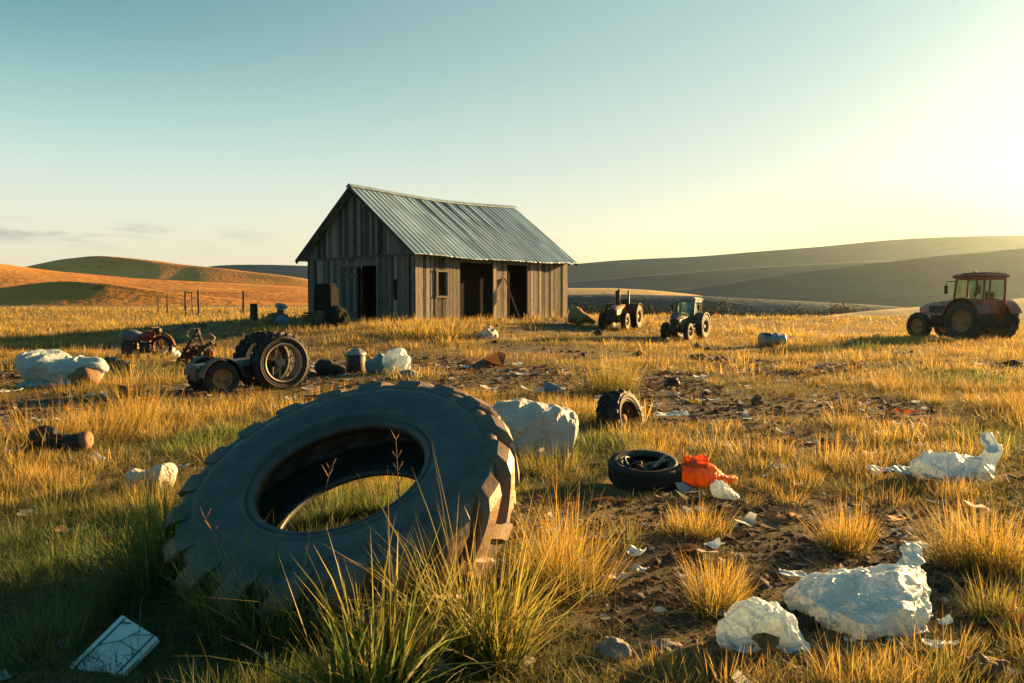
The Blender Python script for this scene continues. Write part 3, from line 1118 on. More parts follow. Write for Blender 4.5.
    for s in (-1, 1):
        vs = []
        for x_ in xs:
            sag = -.17 * math.sin(PI * max(0, min(1, (x_ + .42) / (BL + .84)))) ** 1.3
            vs += [(x_, RY, RZ_ + .125 + sag), (x_, RY + s * .2, RZ_ + .125 - .2 * slope + .02 + sag), (x_, RY + s * .2, RZ_ + .10 - .2 * slope + .02 + sag)]
        rc.add(vs, [(3 * i, 3 * i + 3, 3 * i + 4, 3 * i + 1) for i in range(23)] + [(3 * i + 1, 3 * i + 4, 3 * i + 5, 3 * i + 2) for i in range(23)], (.8, .8, .8))
    rc.build('ridge_cap', M_ROOF, ro)
    for xx in (-.36, BL + .25):
        fb = MB()
        fb.beam((xx, EY, roofz(EY) - .06), (xx, RY, RZ_ - .06), .035, .17)
        fb.beam((xx, BW - EY, roofz(EY) - .06), (xx, RY, RZ_ - .06), .035, .17)
        fb.build('barge_board', M_WOODD, root)
    return root


build_barn()


# ------------------------------------------------------------------ tyres and wheels
def tyre_mb(R, W, Rin, lug=.05, nl=22, seg=96, thick=.05, lugw=.06, flush=False):
    mb = MB()
    h = W / 2
    mid = (R + Rin) / 2
    out = [(.58 * h, Rin), (.80 * h, Rin + .008 * R), (.86 * h, Rin + .03 * R), (.86 * h, Rin + .045 * R), (.82 * h, Rin + .052 * R), (.82 * h, Rin + .062 * R), (.91 * h, Rin + .072 * R), (.95 * h, Rin + .10 * R), (.93 * h, Rin + .112 * R), (.935 * h, Rin + .13 * R),
           (1.02 * h, mid + .0 * R), (1.05 * h, mid + .09 * R), (1.02 * h, R - .12 * R), (.98 * h, R - .085 * R), (.985 * h, R - .075 * R), (.975 * h, R - .04 * R), (.90 * h, R - .012 * R), (.4 * h, R), (0, R + .004 * R)]
    prof = out + [(-a, r) for a, r in out[-2::-1]]
    inn = [(a * .9 if abs(a) > .75 * h else a, max(r - thick, Rin + .004) if abs(a) < .9 * h else r) for a, r in prof]
    inside = []
    for a, r in out:
        k = (r - Rin) / (R - Rin)
        inside.append((max(a - thick * (.35 + .65 * min(1, k * 2)), 0) if a > 0 else 0, r - thick * max(0, (k - .55) / .45)))
    ins = inside[1:] + [(-a, r) for a, r in inside[-2:0:-1]]
    full = prof + ins[::-1]
    mb.lathe(full, seg, 'Y', close=True)
    if lug > 0:
        for s in (-1, 1):
            for k in range(nl):
                th0 = 2 * PI * (k + (.5 if s < 0 else 0)) / nl
                vs = []
                m = 6
                for i in range(m + 1):
                    t = i / m
                    a = s * (1.01 * h - t * 1.03 * h)
                    sweep = (t ** 1.15) * (W * .52 / R)
                    crown = .30 * R * max(0, (abs(a) / h - .72)) ** 1.2
                    top = R + lug - crown * (1.2 if i == 0 else 1)
                    if flush and s < 0:
                        top = R + .030 - crown * .6
                    bot = R - (.10 * R if i == 0 else .07 * R)
                    wb = lugw * (1.15 if t < .5 else 1.0) / R / 2
                    wt = wb * .86
                    mid_ = max(bot + .004, top - .022); 
                    for rr, ww in ((bot, -wb), (bot, wb), (mid_, wb * .95), (top, wt * .84), (top, -wt * .84), (mid_, -wb * .95)):
                        w = th0 + sweep + ww
                        vs.append((rr * math.cos(w), a, rr * math.sin(w)))
                fs = [(5, 4, 3, 2, 1, 0), tuple(m * 6 + q for q in range(6))]
                for i in range(m):
                    for q in range(6):
                        fs.append((i * 6 + q, i * 6 + (q + 1) % 6, i * 6 + 6 + (q + 1) % 6, i * 6 + 6 + q))
                mb.add(vs, fs)
    return mb


def rim_mb(Rin, W, seg=40, bolts=8, dish=.25, hollow=False):
    mb = MB()
    h = W / 2
    r = Rin * 1.03
    if hollow:
        mb.lathe([(.9 * h, r), (.86 * h, r * .90), (.5 * h, r * .86), (-.5 * h, r * .86), (-.86 * h, r * .90), (-.9 * h, r), (-.86 * h, r * 1.0), (.86 * h, r * 1.0)], seg, close=True)
        for q in range(3):
            w = .6 + 2 * PI * q / 3
            mb.beam((0, -.1 * h, 0), (r * .88 * math.cos(w), -.1 * h, r * .88 * math.sin(w)), .05 * 2.2 * r, .012)
        mb.lathe([(-.3 * h, .001), (-.3 * h, r * .24), (.2 * h, r * .22), (.25 * h, .001)], 18)
        return mb
    prof = [(.88 * h, r), (.84 * h, r * .93), (.5 * h, r * .88), (dish * h, r * .80), (dish * h, r * .34), (.6 * h, r * .28), (.62 * h, .001)]
    prof2 = [(-a, q) for a, q in prof[:3]] + [(dish * h - .02, r * .79), (dish * h - .03, .001)]
    mb.lathe(prof, seg); mb.lathe(prof2, seg)
    for k in range(bolts):
        w = 2 * PI * k / bolts
        mb.lathe([(dish * h + .02, .001), (dish * h + .02, r * .05), (dish * h - .01, r * .05)], 6, M=Matrix.Translation((r * .55 * math.cos(w), 0, r * .55 * math.sin(w))))
    return mb


def wheel(parent, loc, R, W, Rin, rim_mat, lug=.04, nl=18, flip=False, seg=56, rot=0.0, name='wheel', hollow=False):
    w = bpy.data.objects.new(name, None)
    COL.objects.link(w)
    w.parent = parent
    w.location = loc
    w.rotation_euler = (0, rot, PI if flip else 0)
    tyre_mb(R, W, Rin, lug, nl, seg, lugw=lug * 1.1).build('tyre', M_RUBBER, w)
    rim_mb(Rin, W, hollow=hollow).build('rim', rim_mat, w)
    return w


# the big tyre in the foreground
def big_tyre():
    R, W, Rin = .87, .47, .455
    Y0 = 4.22
    c = atY(338, 466, Y0)
    v = (Vector((0, 0, CAMZ)) - c).normalized()
    r = Vector((0, 0, 1)).cross(v).normalized()
    u = v.cross(r).normalized()
    n = (v * .53 + (r * -.30 + u * .954) * .848).normalized()
    mid = c - n * (W / 2)
    mb = tyre_mb(R, W, Rin, .074, 20, 160, .055, .145, flush=True)
    q = n.to_track_quat('Y', 'Z')
    m, N, L, out = newmat('old_tractor_tyre')
    p = N.new('ShaderNodeBsdfPrincipled'); L.new(p.outputs[0], out.inputs[0])
    tc = N.new('ShaderNodeTexCoord')
    sp = N.new('ShaderNodeSeparateXYZ'); L.new(tc.outputs['Object'], sp.inputs[0])
    n1 = N.new('ShaderNodeTexNoise'); n1.inputs['Scale'].default_value = 6; n1.inputs['Detail'].default_value = 10; n1.inputs['Roughness'].default_value = .7
    L.new(tc.outputs['Object'], n1.inputs['Vector'])
    rub = rampnode(N, [(.3, (.028, .033, .036)), (.52, (.050, .056, .058)), (.66, (.085, .085, .08)), (.8, (.14, .125, .10))])
    L.new(n1.outputs['Fac'], rub.inputs[0])
    # dried mud on the tread: by radius from the axle
    cb = N.new('ShaderNodeCombineXYZ'); L.new(sp.outputs[0], cb.inputs[0]); L.new(sp.outputs[2], cb.inputs[2])
    ln = N.new('ShaderNodeVectorMath'); ln.operation = 'LENGTH'; L.new(cb.outputs[0], ln.inputs[0])
    n2 = N.new('ShaderNodeTexNoise'); n2.inputs['Scale'].default_value = 9; n2.inputs['Detail'].default_value = 8
    L.new(tc.outputs['Object'], n2.inputs['Vector'])
    ma = N.new('ShaderNodeMath'); ma.operation = 'MULTIPLY_ADD'; L.new(n2.outputs['Fac'], ma.inputs[0]); ma.inputs[1].default_value = .34
    L.new(ln.outputs['Value'], ma.inputs[2])
    mr = N.new('ShaderNodeMapRange'); mr.inputs['From Min'].default_value = R + .10; mr.inputs['From Max'].default_value = R + .24
    mr.inputs['To Max'].default_value = .65
    L.new(ma.outputs[0], mr.inputs['Value'])
    mx = N.new('ShaderNodeMix'); mx.data_type = 'RGBA'
    L.new(mr.outputs[0], mx.inputs['Factor']); L.new(rub.outputs[0], mx.inputs[6]); mx.inputs[7].default_value = (.25, .145, .075, 1)
    L.new(mx.outputs[2], p.inputs['Base Color'])
    rr = N.new('ShaderNodeMapRange'); rr.inputs['To Min'].default_value = .38; rr.inputs['To Max'].default_value = .62
    L.new(n1.outputs['Fac'], rr.inputs['Value']); L.new(rr.outputs[0], p.inputs['Roughness'])
    n3 = N.new('ShaderNodeTexNoise'); n3.inputs['Scale'].default_value = 45; n3.inputs['Detail'].default_value = 8
    L.new(tc.outputs['Object'], n3.inputs['Vector'])
    b = N.new('ShaderNodeBump'); b.inputs['Strength'].default_value = .35; b.inputs['Distance'].default_value = .006
    L.new(n3.outputs['Fac'], b.inputs['Height']); L.new(b.outputs[0], p.inputs['Normal'])
    o = mb.build('tyre', m)
    o.rotation_mode = 'QUATERNION'
    o.rotation_quaternion = q
    o.location = mid
    tag(o, 'huge worn black tractor tyre with thick lugs tilted in the grass', 'tyre')
    return o, c, n


TYRE, TC, TN = big_tyre()


# ------------------------------------------------------------------ tractors
def tractor(loc, heading, label, scale, body, hoodm, rimm, cab=True, style=0, roofm=None, group='old tractors parked on the field'):
    """x forward, y to its left"""
    t = thing('tractor', loc, label, 'tractor', group, rz=heading, scale=scale)
    RR, RW, FR, FW = .80, .46, .54, .32
    wb = 2.35
    for s in (1, -1):
        wheel(t, (0, s * .86, RR - .03), RR, RW, RR * .54, rimm, .05, 18, flip=(s < 0), rot=s * .3)
        wheel(t, (wb, s * .76, FR - .03), FR, FW, FR * .56, rimm, .035, 16, flip=(s < 0), rot=s * .7)
    ch = MB()
    ch.box((.15, 0, .82), (1.3, .52, .55), bev=.05)
    ch.box((1.5, 0, .80), (1.7, .42, .42), bev=.04)
    ch.beam((0, -.72, .78), (0, .72, .78), .20, .20, bev=.04)
    ch.beam((wb, -.62, .52), (wb, .62, .52), .16, .16, bev=.03)
    ch.box((wb, 0, .66), (.3, .3, .35), bev=.03)
    ch.box((wb + .62, 0, .72), (.32, .62, .36), bev=.04)
    for s in (1, -1):
        ch.beam((-.35, s * .32, .62), (-1.0, s * .36, .42), .07, .07)
        ch.beam((-.35, s * .25, 1.0), (-.8, s * .36, .5), .05, .05)
    ch.beam((-.3, 0, .9), (-.85, 0, .85), .06, .06)
    ch.build('chassis', M_DARKST, t)
    # bonnet
    hb = MB()
    sec = [(.85, .40, .98, 1.62), (1.5, .38, .98, 1.58), (2.35, .34, .95, 1.48), (2.72, .32, .92, 1.36), (2.80, .28, .98, 1.26)]
    vs, fs = [], []
    for x, w, z0, z1 in sec:
        vs += [(x, -w, z0), (x, -w, z1 - .14), (x, -w + .14, z1), (x, w - .14, z1), (x, w, z1 - .14), (x, w, z0)]
    for i in range(len(sec) - 1):
        for k in range(6):
            fs.append((i * 6 + k, i * 6 + (k + 1) % 6, i * 6 + 6 + (k + 1) % 6, i * 6 + 6 + k))
    fs += [tuple(range(6)), tuple(reversed(range(len(vs) - 6, len(vs))))]
    hb.add(vs, fs)
    hood = hb.build('bonnet', hoodm, t)
    g = MB()
    g.box((2.815, 0, 1.12), (.05, .50, .34), bev=.01)
    for k in range(5):
        g.box((2.845, 0, 1.0 + k * .06), (.02, .46, .02))
    g.build('grille', M_DARKST, hood)
    for s in (1, -1):
        g = MB()
        g.box((1.78, s * .372, 1.22), (.86, .02, .3))
        for k in range(6):
            g.box((1.45 + k * .13, s * (.39 - k * .006), 1.22), (.08, .03, .26))
        g.build('side_vent', M_DARKST, hood)
    for s in (1, -1):
        hl = MB(); hl.box((2.83, s * .2, 1.335), (.05, .13, .07), bev=.012)
        hl.build('headlight', M_LAMP, hood)
    for s in (1, -1):
        fm = MB()
        n = 12
        vs, fs = [], []
        for i in range(n + 1):
            a = math.radians(12 + 150 * i / n)
            for rr, yy in ((RR + .10, .50), (RR + .10, 1.12), (RR + .06, 1.12), (RR + .06, .50)):
                vs.append((rr * math.cos(a), s * yy, RR + rr * math.sin(a)))
        for i in range(n):
            for k in range(4):
                fs.append((i * 4 + k, i * 4 + (k + 1) % 4, i * 4 + 4 + (k + 1) % 4, i * 4 + 4 + k))
        fs += [(0, 1, 2, 3), tuple(n * 4 + q for q in (3, 2, 1, 0))]
        fm.add(vs, fs)
        fm.build('fender', body, t)
        st = MB()
        for z in (.45, .75):
            st.box((.98, s * .68, z), (.32, .28, .04))
        for x in (.84, 1.12):
            st.beam((x, s * .70, .45), (x, s * .62, 1.05), .03, .03)
        st.build('step', M_DARKST, t)
    seat = MB()
    seat.box((-.05, 0, 1.28), (.5, .5, .12), bev=.04)
    seat.box((-.28, 0, 1.62), (.12, .5, .65), Matrix.Rotation(-.12, 3, 'Y'), bev=.05)
    seat.build('seat', M_DARKST, t)
    sw = MB()
    pts = [(.62 + .06 * math.cos(a), .2 * math.sin(a), 1.66 + .19 * math.cos(a)) for a in np.linspace(0, 2 * PI, 21)]
    sw.tube(pts, .016, 8, cap=False)
    sw.tube([(.62, 0, 1.66), (.9, 0, 1.4)], .025, 8)
    sw.build('steering_wheel', M_DARKST, t)
    ex = MB()
    if cab:
        ex.tube([(1.12, -.46, 1.2), (1.12, -.50, 1.75), (1.12, -.50, 2.35)], [.045, .06, .035], 10)
        ex.build('exhaust', M_DARKST, t)
        # cab shell: floor, posts, rails
        cf = MB()
        cf.box((.2, 0, 1.12), (1.35, 1.16, .12), bev=.03)
        cf.box((.86, 0, 1.32), (.06, 1.14, .5), bev=.02)
        cf.box((-.50, 0, 1.36), (.06, 1.14, .45), bev=.02)
        P = {}
        for s in (1, -1):
            P[s] = [((.90, s * .56, 1.1), (.70, s * .56, 2.48)), ((.18, s * .60, 1.1), (.14, s * .58, 2.48)), ((-.52, s * .56, 1.1), (-.56, s * .55, 2.48))]
            for a, b in P[s]:
                cf.beam(a, b, .075, .075, bev=.01)
            cf.beam((.90, s * .58, 1.3), (-.52, s * .58, 1.3), .06, .10, bev=.01)
            cf.beam((.72, s * .57, 2.44), (-.56, s * .57, 2.44), .06, .08, bev=.01)
        for x, y in ((.71, .52), (-.56, .52)):
            cf.beam((x, -y, 2.44), (x, y, 2.44), .06, .08, bev=.01)
        cabo = cf.build('cab', body, t)
        rf = MB()
        rf.box((.08, 0, 2.56), (1.62, 1.36, .14), taper=.93, bev=.05)
        rf.box((.05, 0, 2.65), (1.1, .95, .06), bev=.025)
        rf.tube([(.2, .2, 2.67), (.2, .2, 2.76)], .05, 10)
        ro = rf.build('roof', roofm or body, t)
        for s in (1, -1):
            wl = MB(); wl.box((.90, s * .46, 2.52), (.06, .16, .09), bev=.015); wl.build('work_lamp', M_LAMP, ro)
        for s in (1, -1):
            for (a, b), (c, d) in ((P[s][0], P[s][1]), (P[s][1], P[s][2])):
                gl = MB()
                lo = Vector((0, 0, .24)); 
                q = [Vector(a) + lo, Vector(c) + lo, Vector(d) - Vector((0, 0, .06)), Vector(b) - Vector((0, 0, .06))]
                vs = q + [p + Vector((0, .008, 0)) for p in q]
                gl.add(vs, [(0, 1, 2, 3), (7, 6, 5, 4), (0, 4, 5, 1), (1, 5, 6, 2), (2, 6, 7, 3), (3, 7, 4, 0)])
                gl.build('window', M_GLASS, cabo)
        for x0, x1 in ((.87, .72), (-.52, -.56)):
            gl = MB()
            q = [Vector((x0, -.52, 1.58)), Vector((x0, .52, 1.58)), Vector((x1, .50, 2.40)), Vector((x1, -.50, 2.40))]
            vs = q + [p + Vector((.008, 0, 0)) for p in q]
            gl.add(vs, [(0, 1, 2, 3), (7, 6, 5, 4), (0, 4, 5, 1), (1, 5, 6, 2), (2, 6, 7, 3), (3, 7, 4, 0)])
            gl.build('windscreen', M_GLASS, cabo)
        for s in (1, -1):
            mi = MB()
            mi.tube([(.74, s * .58, 2.36), (.92, s * .86, 2.34), (.92, s * .88, 2.2)], .016, 6)
            mi.box((.92, s * .89, 2.02), (.05, .18, .34), bev=.02)
            mi.build('mirror', M_DARKST, t)
    else:
        # no cab: tall exhaust, air intake and roll bar standing up
        ex.tube([(1.75, .14, 1.4), (1.75, .14, 2.0), (1.75, .14, 2.15), (1.75, .14, 2.62)], [.07, .07, .10, .08], 10)
        ex.build('exhaust', M_DARKST, t)
        ai = MB(); ai.tube([(1.25, -.16, 1.4), (1.25, -.16, 2.3), (1.25, -.16, 2.32), (1.25, -.16, 2.5)], [.07, .07, .10, .10], 10)
        ai.build('air_intake', M_DARKST, t)
        rb = MB()
        for s in (1, -1):
            rb.beam((.35, s * .40, .95), (.30, s * .40, 2.55), .12, .12, bev=.01)
        rb.beam((.31, -.40, 1.9), (.31, .40, 1.9), .08, .08, bev=.01)
        rb.build('roll_bar', M_DARKST, t)
        ds = MB(); ds.box((.82, 0, 1.42), (.12, .62, .5), bev=.04); ds.box((.3, 0, 1.0), (1.1, 1.1, .08), bev=.02)
        ds.build('dashboard', body, t)
    return t


def pxm(p):
    return p.y / F


g1 = at(981, 340)
tractor(g1, math.radians(180 - 71), 'dark red cab tractor seen from behind on the right, sun glare beyond', 68 * pxm(g1) / 2.72, M_MARO, M_DUSTY, M_RIMR)
g2 = at(690, 338)
tractor(g2, math.radians(-90 - 33), 'dark slate cab tractor with tan roof facing left in mid field', 41 * pxm(g2) / 2.72, M_SLATED, M_SLATED, M_RIMD, roofm=M_TAN)
g3 = at(624, 328)
tractor(g3, math.radians(-90 - 24), 'rusty red tractor without a cab, upright exhaust pipes, beside the barn', 39 * pxm(g3) / 2.66, M_RUST, M_REDP, M_RIMR, cab=False)


# ------------------------------------------------------------------ scrap and machinery on the left
def derelict():
    p = at(256, 389)
    k = pxm(p) / .01755
    hd = math.atan2(-.66, -.75)
    t = thing('derelict_chassis', p, 'black wrecked vehicle chassis with one huge rear tyre and small front wheel', 'wreck', rz=hd, scale=k)
    # x forward (left and nearer), y to its left (towards the viewer)
    wheel(t, (-.33, .30, .47), .50, .26, .34, M_RIMG, .035, 22, seg=64, hollow=True)
    wheel(t, (-.33, -.42, .47), .50, .30, .30, M_RIMG, .035, 22, flip=True)
    wheel(t, (.72, .26, .25), .29, .18, .16, M_RIMR, .016, 20, rot=.4)
    wheel(t, (.72, -.42, .25), .29, .18, .16, M_RIMR, .016, 20, flip=True)
    b = MB()
    b.box((.22, -.06, .34), (1.0, .42, .24), bev=.04)
    b.beam((-.33, -.4, .45), (-.33, .3, .45), .10, .10)
    b.beam((.72, -.4, .26), (.72, .26, .26), .07, .07)
    b.box((.95, -.08, .32), (.24, .40, .30), bev=.05)
    b.build('chassis', M_DARKST, t)
    c = MB()
    vs = [(-.02, -.34, .44), (-.02, .22, .44), (-.02, .18, .56), (-.02, -.30, .56), (1.05, -.30, .42), (1.05, .16, .42), (1.02, .12, .47), (1.02, -.26, .47)]
    c.add(vs, [(0, 1, 2, 3), (7, 6, 5, 4), (0, 4, 5, 1), (1, 5, 6, 2), (2, 6, 7, 3), (3, 7, 4, 0)])
    c.build('bonnet', M_BLUEP, t)
    for s, y in ((1, .27), (-1, -.42)):
        f = MB()
        vs, fs = [], []
        n = 10
        for i in range(n + 1):
            a = math.radians(5 + 170 * i / n)
            for rr, yy in ((.345, y - .12), (.345, y + .12), (.325, y + .12), (.325, y - .12)):
                vs.append((.72 + rr * math.cos(a), yy, .25 + rr * math.sin(a)))
        for i in range(n):
            for q in range(4):
                fs.append((i * 4 + q, i * 4 + (q + 1) % 4, i * 4 + 4 + (q + 1) % 4, i * 4 + 4 + q))
        f.add(vs, fs + [(0, 1, 2, 3), tuple(n * 4 + q for q in (3, 2, 1, 0))])
        f.build('fender', M_DARKST, t)
    d = MB()
    d.box((-.52, -.2, .93), (.22, .3, .1), bev=.03)
    d.beam((-.45, -.2, .5), (-.52, -.2, .93), .05, .05)
    d.build('seat', M_DARKST, t)


derelict()


def motorbike():
    p = at(146, 358)
    k = pxm(p) * 50 / 1.42
    t = thing('motorcycle', p, 'rusted old motorcycle with red tank and dark seat box, behind the white tarp', 'motorcycle', rz=math.radians(-8), scale=k)
    # x forward = right in the picture
    def wh(x, r):
        w = bpy.data.objects.new('wheel', None); COL.objects.link(w); w.parent = t; w.location = (x, 0, r - .03)
        m = MB(); m.lathe([(.05 * math.cos(a), r - .05 + .05 * math.sin(a)) for a in np.linspace(0, 2 * PI, 11)[:-1]], 36, close=True)
        m.build('tyre', M_RUBBER, w)
        m = MB(); m.lathe([(.03, r - .10), (.03, r - .085), (-.03, r - .085), (-.03, r - .10)], 36, close=True)
        m.lathe([(.06, .001), (.06, .05), (-.06, .05), (-.06, .001)], 14)
        for q in range(12):
            a = 2 * PI * q / 12
            m.tube([(.04 * math.cos(a), .03, .04 * math.sin(a)), ((r - .1) * math.cos(a + .2), 0, (r - .1) * math.sin(a + .2))], .008, 5)
        m.build('rim', M_RUST, w)
    wh(.48, .34); wh(-.42, .34)
    f = MB()
    f.tube([(.48, .08, .33), (.36, .07, .75), (.30, .05, .86)], .026, 8)
    f.tube([(.48, -.08, .33), (.36, -.07, .75), (.30, -.05, .86)], .026, 8)
    f.build('fork', M_RUST, t)
    h = MB(); h.tube([(.18, .30, .86), (.30, .18, .88), (.31, 0, .86), (.30, -.18, .88), (.18, -.30, .86)], .018, 8)
    h.lathe([(-.06, .001), (-.06, .08), (.05, .09), (.05, .001)], 14, M=Matrix.Translation((.40, 0, .78)) @ Matrix.Rotation(PI / 2, 4, 'Z'))
    h.build('handlebar', M_DARKST, t)
    g = MB()
    vs, fs = [], []
    n = 14
    for i in range(n + 1):
        a = math.radians(10 + 165 * i / n)
        for rr, yy in ((.40, -.08), (.42, 0), (.40, .08), (.385, 0)):
            vs.append((.48 + rr * math.cos(a), yy, .31 + rr * math.sin(a)))
    for i in range(n):
        for q in range(4):
            fs.append((i * 4 + q, i * 4 + (q + 1) % 4, i * 4 + 4 + (q + 1) % 4, i * 4 + 4 + q))
    g.add(vs, fs, smooth=True)
    g.build('fender', M_RUST, t)
    loft('fuel_tank', [(-.14, 0, .56), (.0, 0, .62), (.14, 0, .64), (.27, 0, .60)], [(.10, .09), (.15, .13), (.15, .14), (.08, .09)], M_REDP, 3, .0, 2, 40, 30, parent=t, lump=0)
    loft('seat', [(-.72, 0, .52), (-.55, 0, .62), (-.3, 0, .62), (-.14, 0, .55)], [(.14, .12), (.2, .17), (.19, .16), (.1, .10)], M_BLUEP, 5, .005, 3, 40, 30, parent=t, lump=.1, power=3)
    e = MB()
    e.box((.02, 0, .30), (.34, .26, .30), bev=.05)
    for z in (.2, .26, .32, .38):
        e.box((.06, 0, z + .06), (.30, .30, .018))
    e.box((-.45, .0, .30), (.40, .42, .34), bev=.04)
    e.tube([(.1, -.14, .2), (-.1, -.17, .14), (-.6, -.18, .16)], .035, 8)
    e.tube([(.28, 0, .78), (.1, 0, .5), (-.05, 0, .15), (-.45, 0, .3)], .03, 8)
    e.build('engine', M_DARKST, t)


motorbike()


def scrap_frame():
    p = at(196, 365)
    k = pxm(p) * 38 / .86
    t = thing('scrap_tangle', p, 'tangled pile of rusty beams and broken farm implement beside the motorcycle', 'scrap', scale=k)
    a = MB()
    a.beam((-.42, -.05, 0), (-.12, .05, .55), .09, .07)
    a.beam((-.12, .05, .55), (.08, .0, .82), .06, .06)
    a.beam((-.30, .1, .12), (.40, -.05, .52), .06, .08)
    a.beam((.34, -.1, 0), (.02, .12, .78), .05, .05)
    a.beam((.10, -.12, .0), (.14, -.1, .45), .08, .06)
    a.beam((-.2, .2, .3), (.3, .2, .34), .05, .05)
    a.build('beam', M_WOODD, t)
    b = MB()
    for k_ in range(26):
        c = Vector((random.uniform(-.35, .40), random.uniform(-.2, .2), random.uniform(.02, .35)))
        d = Vector((random.uniform(-.2, .2), random.uniform(-.12, .12), random.uniform(-.1, .25)))
        b.tube([c, c + d * .6 + Vector((0, 0, .03)), c + d], random.uniform(.012, .03), 6)
    for k_ in range(7):
        b.box((random.uniform(-.3, .36), random.uniform(-.15, .15), random.uniform(.03, .25)), (random.uniform(.06, .2), random.uniform(.04, .1), random.uniform(.04, .14)),
              Matrix.Rotation(random.uniform(0, 3), 3, 'X') @ Matrix.Rotation(random.uniform(0, 3), 3, 'Z'), bev=.01)
    b.build('rod', M_RUST, t)
    c = MB()
    pts = [(-.05 + .14 * math.cos(w), .0, .70 + .12 * math.sin(w)) for w in np.linspace(0, 5.4, 18)]
    c.tube(pts, .02, 7)
    c.tube([(.2, 0, .6), (.32, 0, .72), (.42, .05, .62), (.36, 0, .5)], .022, 7)
    c.build('hoop', M_POST, t)
    loft('gear_case', [(.22, 0, .12), (.32, 0, .2), (.42, 0, .18)], [(.1, .1), (.14, .15), (.08, .09)], M_RUST, 4, .02, 5, 30, 24, parent=t)


scrap_frame()

# tarp bundle
p = at(66, 386); k = pxm(p)
t = thing('tarp_bundle', p, 'pale bluish tarp draped over a brown lump in tall yellow grass', 'tarp bundle')
cloth(loft('tarp', [(-36 * k, 0, .16), (-29 * k, 0, 20 * k), (-16 * k, 0, 24 * k), (0, 0, 17 * k), (16 * k, 0, 17 * k), (30 * k, 0, 22 * k), (38 * k, .05, 19 * k)],
     [(.12, .14), (.32, 19 * k), (.36, 15 * k), (.34, 13 * k), (.32, 14 * k), (.26, 9 * k), (.1, .07)], M_TARP, 9, .055, 2.4, 60, 64, parent=t, floor=.0), grow=.16, pin=.09, bend=.15, seed=2)
loft('lump', [(12 * k, -.05, 9 * k), (24 * k, -.1, 11 * k), (36 * k, -.02, 10 * k)], [(.2, .16), (.34, .24), (.2, .17)], M_BROWN, 12, .05, 3, 48, 32, parent=t, floor=0)

# white plastic right of motorcycle
p = at(172, 357); k = pxm(p)
tag(cloth(loft('plastic_bag', [(-7 * k, 0, .1), (0, 0, .13), (8 * k, 0, .08)], [(.1, .08), (.18, .14), (.08, .06)], M_BAG, 71, .03, 5, 30, 30, loc=p, floor=0), grow=.2, pin=.1),
    'small white plastic bag between the motorcycle and the beams', 'bag')
# dark scrap in front of the motorcycle
p = at(118, 369); k = pxm(p)
t = thing('scrap_heap', p, 'low heap of dark burnt scrap between white tarp and motorcycle', 'scrap')
loft('charred_lump', [(-17 * k, 0, .05), (-8 * k, 0, .12), (4 * k, 0, .09), (17 * k, 0, .05)], [(.08, .06), (.2, .15), (.16, .12), (.06, .05)], M_DARKST, 72, .06, 5, 48, 40, parent=t, floor=0)
m = MB()
for q in range(9):
    c = Vector((random.uniform(-15, 17) * k, random.uniform(-.15, .15), .05))
    m.tube([c, c + Vector((random.uniform(-.25, .25), random.uniform(-.1, .1), random.uniform(.05, .16)))], .018, 6)
m.build('stick', M_WOODD, t)


# ------------------------------------------------------------------ scrap behind the big tyre
p = at(356, 372); k = pxm(p)
t = thing('oil_can', p, 'dented grey metal can with a lid behind the huge tyre', 'can', scale=k * 24 / .52)
m = MB(); m.lathe([(0, .001), (0, .2), (.03, .215), (.2, .2), (.36, .215), (.38, .19), (.38, .001)], 28, 'Z'); m.build('body', M_DARKST, t)
m = MB(); m.lathe([(.375, .23), (.40, .235), (.45, .19), (.46, .12), (.50, .10), (.52, .05), (.52, .001)], 28, 'Z'); m.build('lid', M_GREY, t)
m = MB(); m.tube([(-.2, 0, .33), (-.27, 0, .44), (-.15, 0, .54), (.15, 0, .54), (.27, 0, .44), (.2, 0, .33)], .014, 7); m.build('handle', M_RUST, t)
p = at(380, 374); k = pxm(p)
tag(cloth(loft('cloth_heap', [(-12 * k, 0, .1), (-4 * k, 0, 10 * k), (5 * k, .05, 10 * k), (12 * k, 0, .1)], [(.1, .1), (.2, 9 * k), (.2, 9 * k), (.1, .1)], M_BLUEC, 15, .06, 4, 40, 40, loc=p, floor=0), grow=.22, pin=.1, bend=.1),
    'crumpled blue cloth heap beside the metal can', 'cloth')
p = at(394, 374); k = pxm(p)
tag(cloth(loft('plastic_bag', [(-12 * k, 0, .08), (-5 * k, 0, 14 * k), (3 * k, .0, 22 * k), (9 * k, 0, 13 * k), (14 * k, 0, .06)], [(.1, .08), (.17, 7 * k), (.14, 7 * k), (.16, 8 * k), (.08, .06)], M_BAG, 16, .05, 4, 44, 44, loc=p, floor=0), grow=.22, pin=.1),
    'peaked white plastic sheet heap behind the huge tyre', 'plastic sheet')
p = at(330, 375); k = pxm(p)
tag(loft('rubber_lump', [(-14 * k, 0, .08), (-6 * k, 0, .17), (4 * k, 0, .14), (15 * k, 0, .06)], [(.1, .1), (.2, .18), (.16, .14), (.06, .06)], M_RUBBER, 17, .05, 4, 48, 40, loc=p, floor=0),
    'dark rubber lump between the wrecked chassis tyre and the metal can', 'scrap')
p = at(408, 378); k = pxm(p)
tag(rock('stone', (.42, .3, .2), M_STONE, 18, loc=p), 'pale tan stone at the top edge of the huge tyre', 'stone')

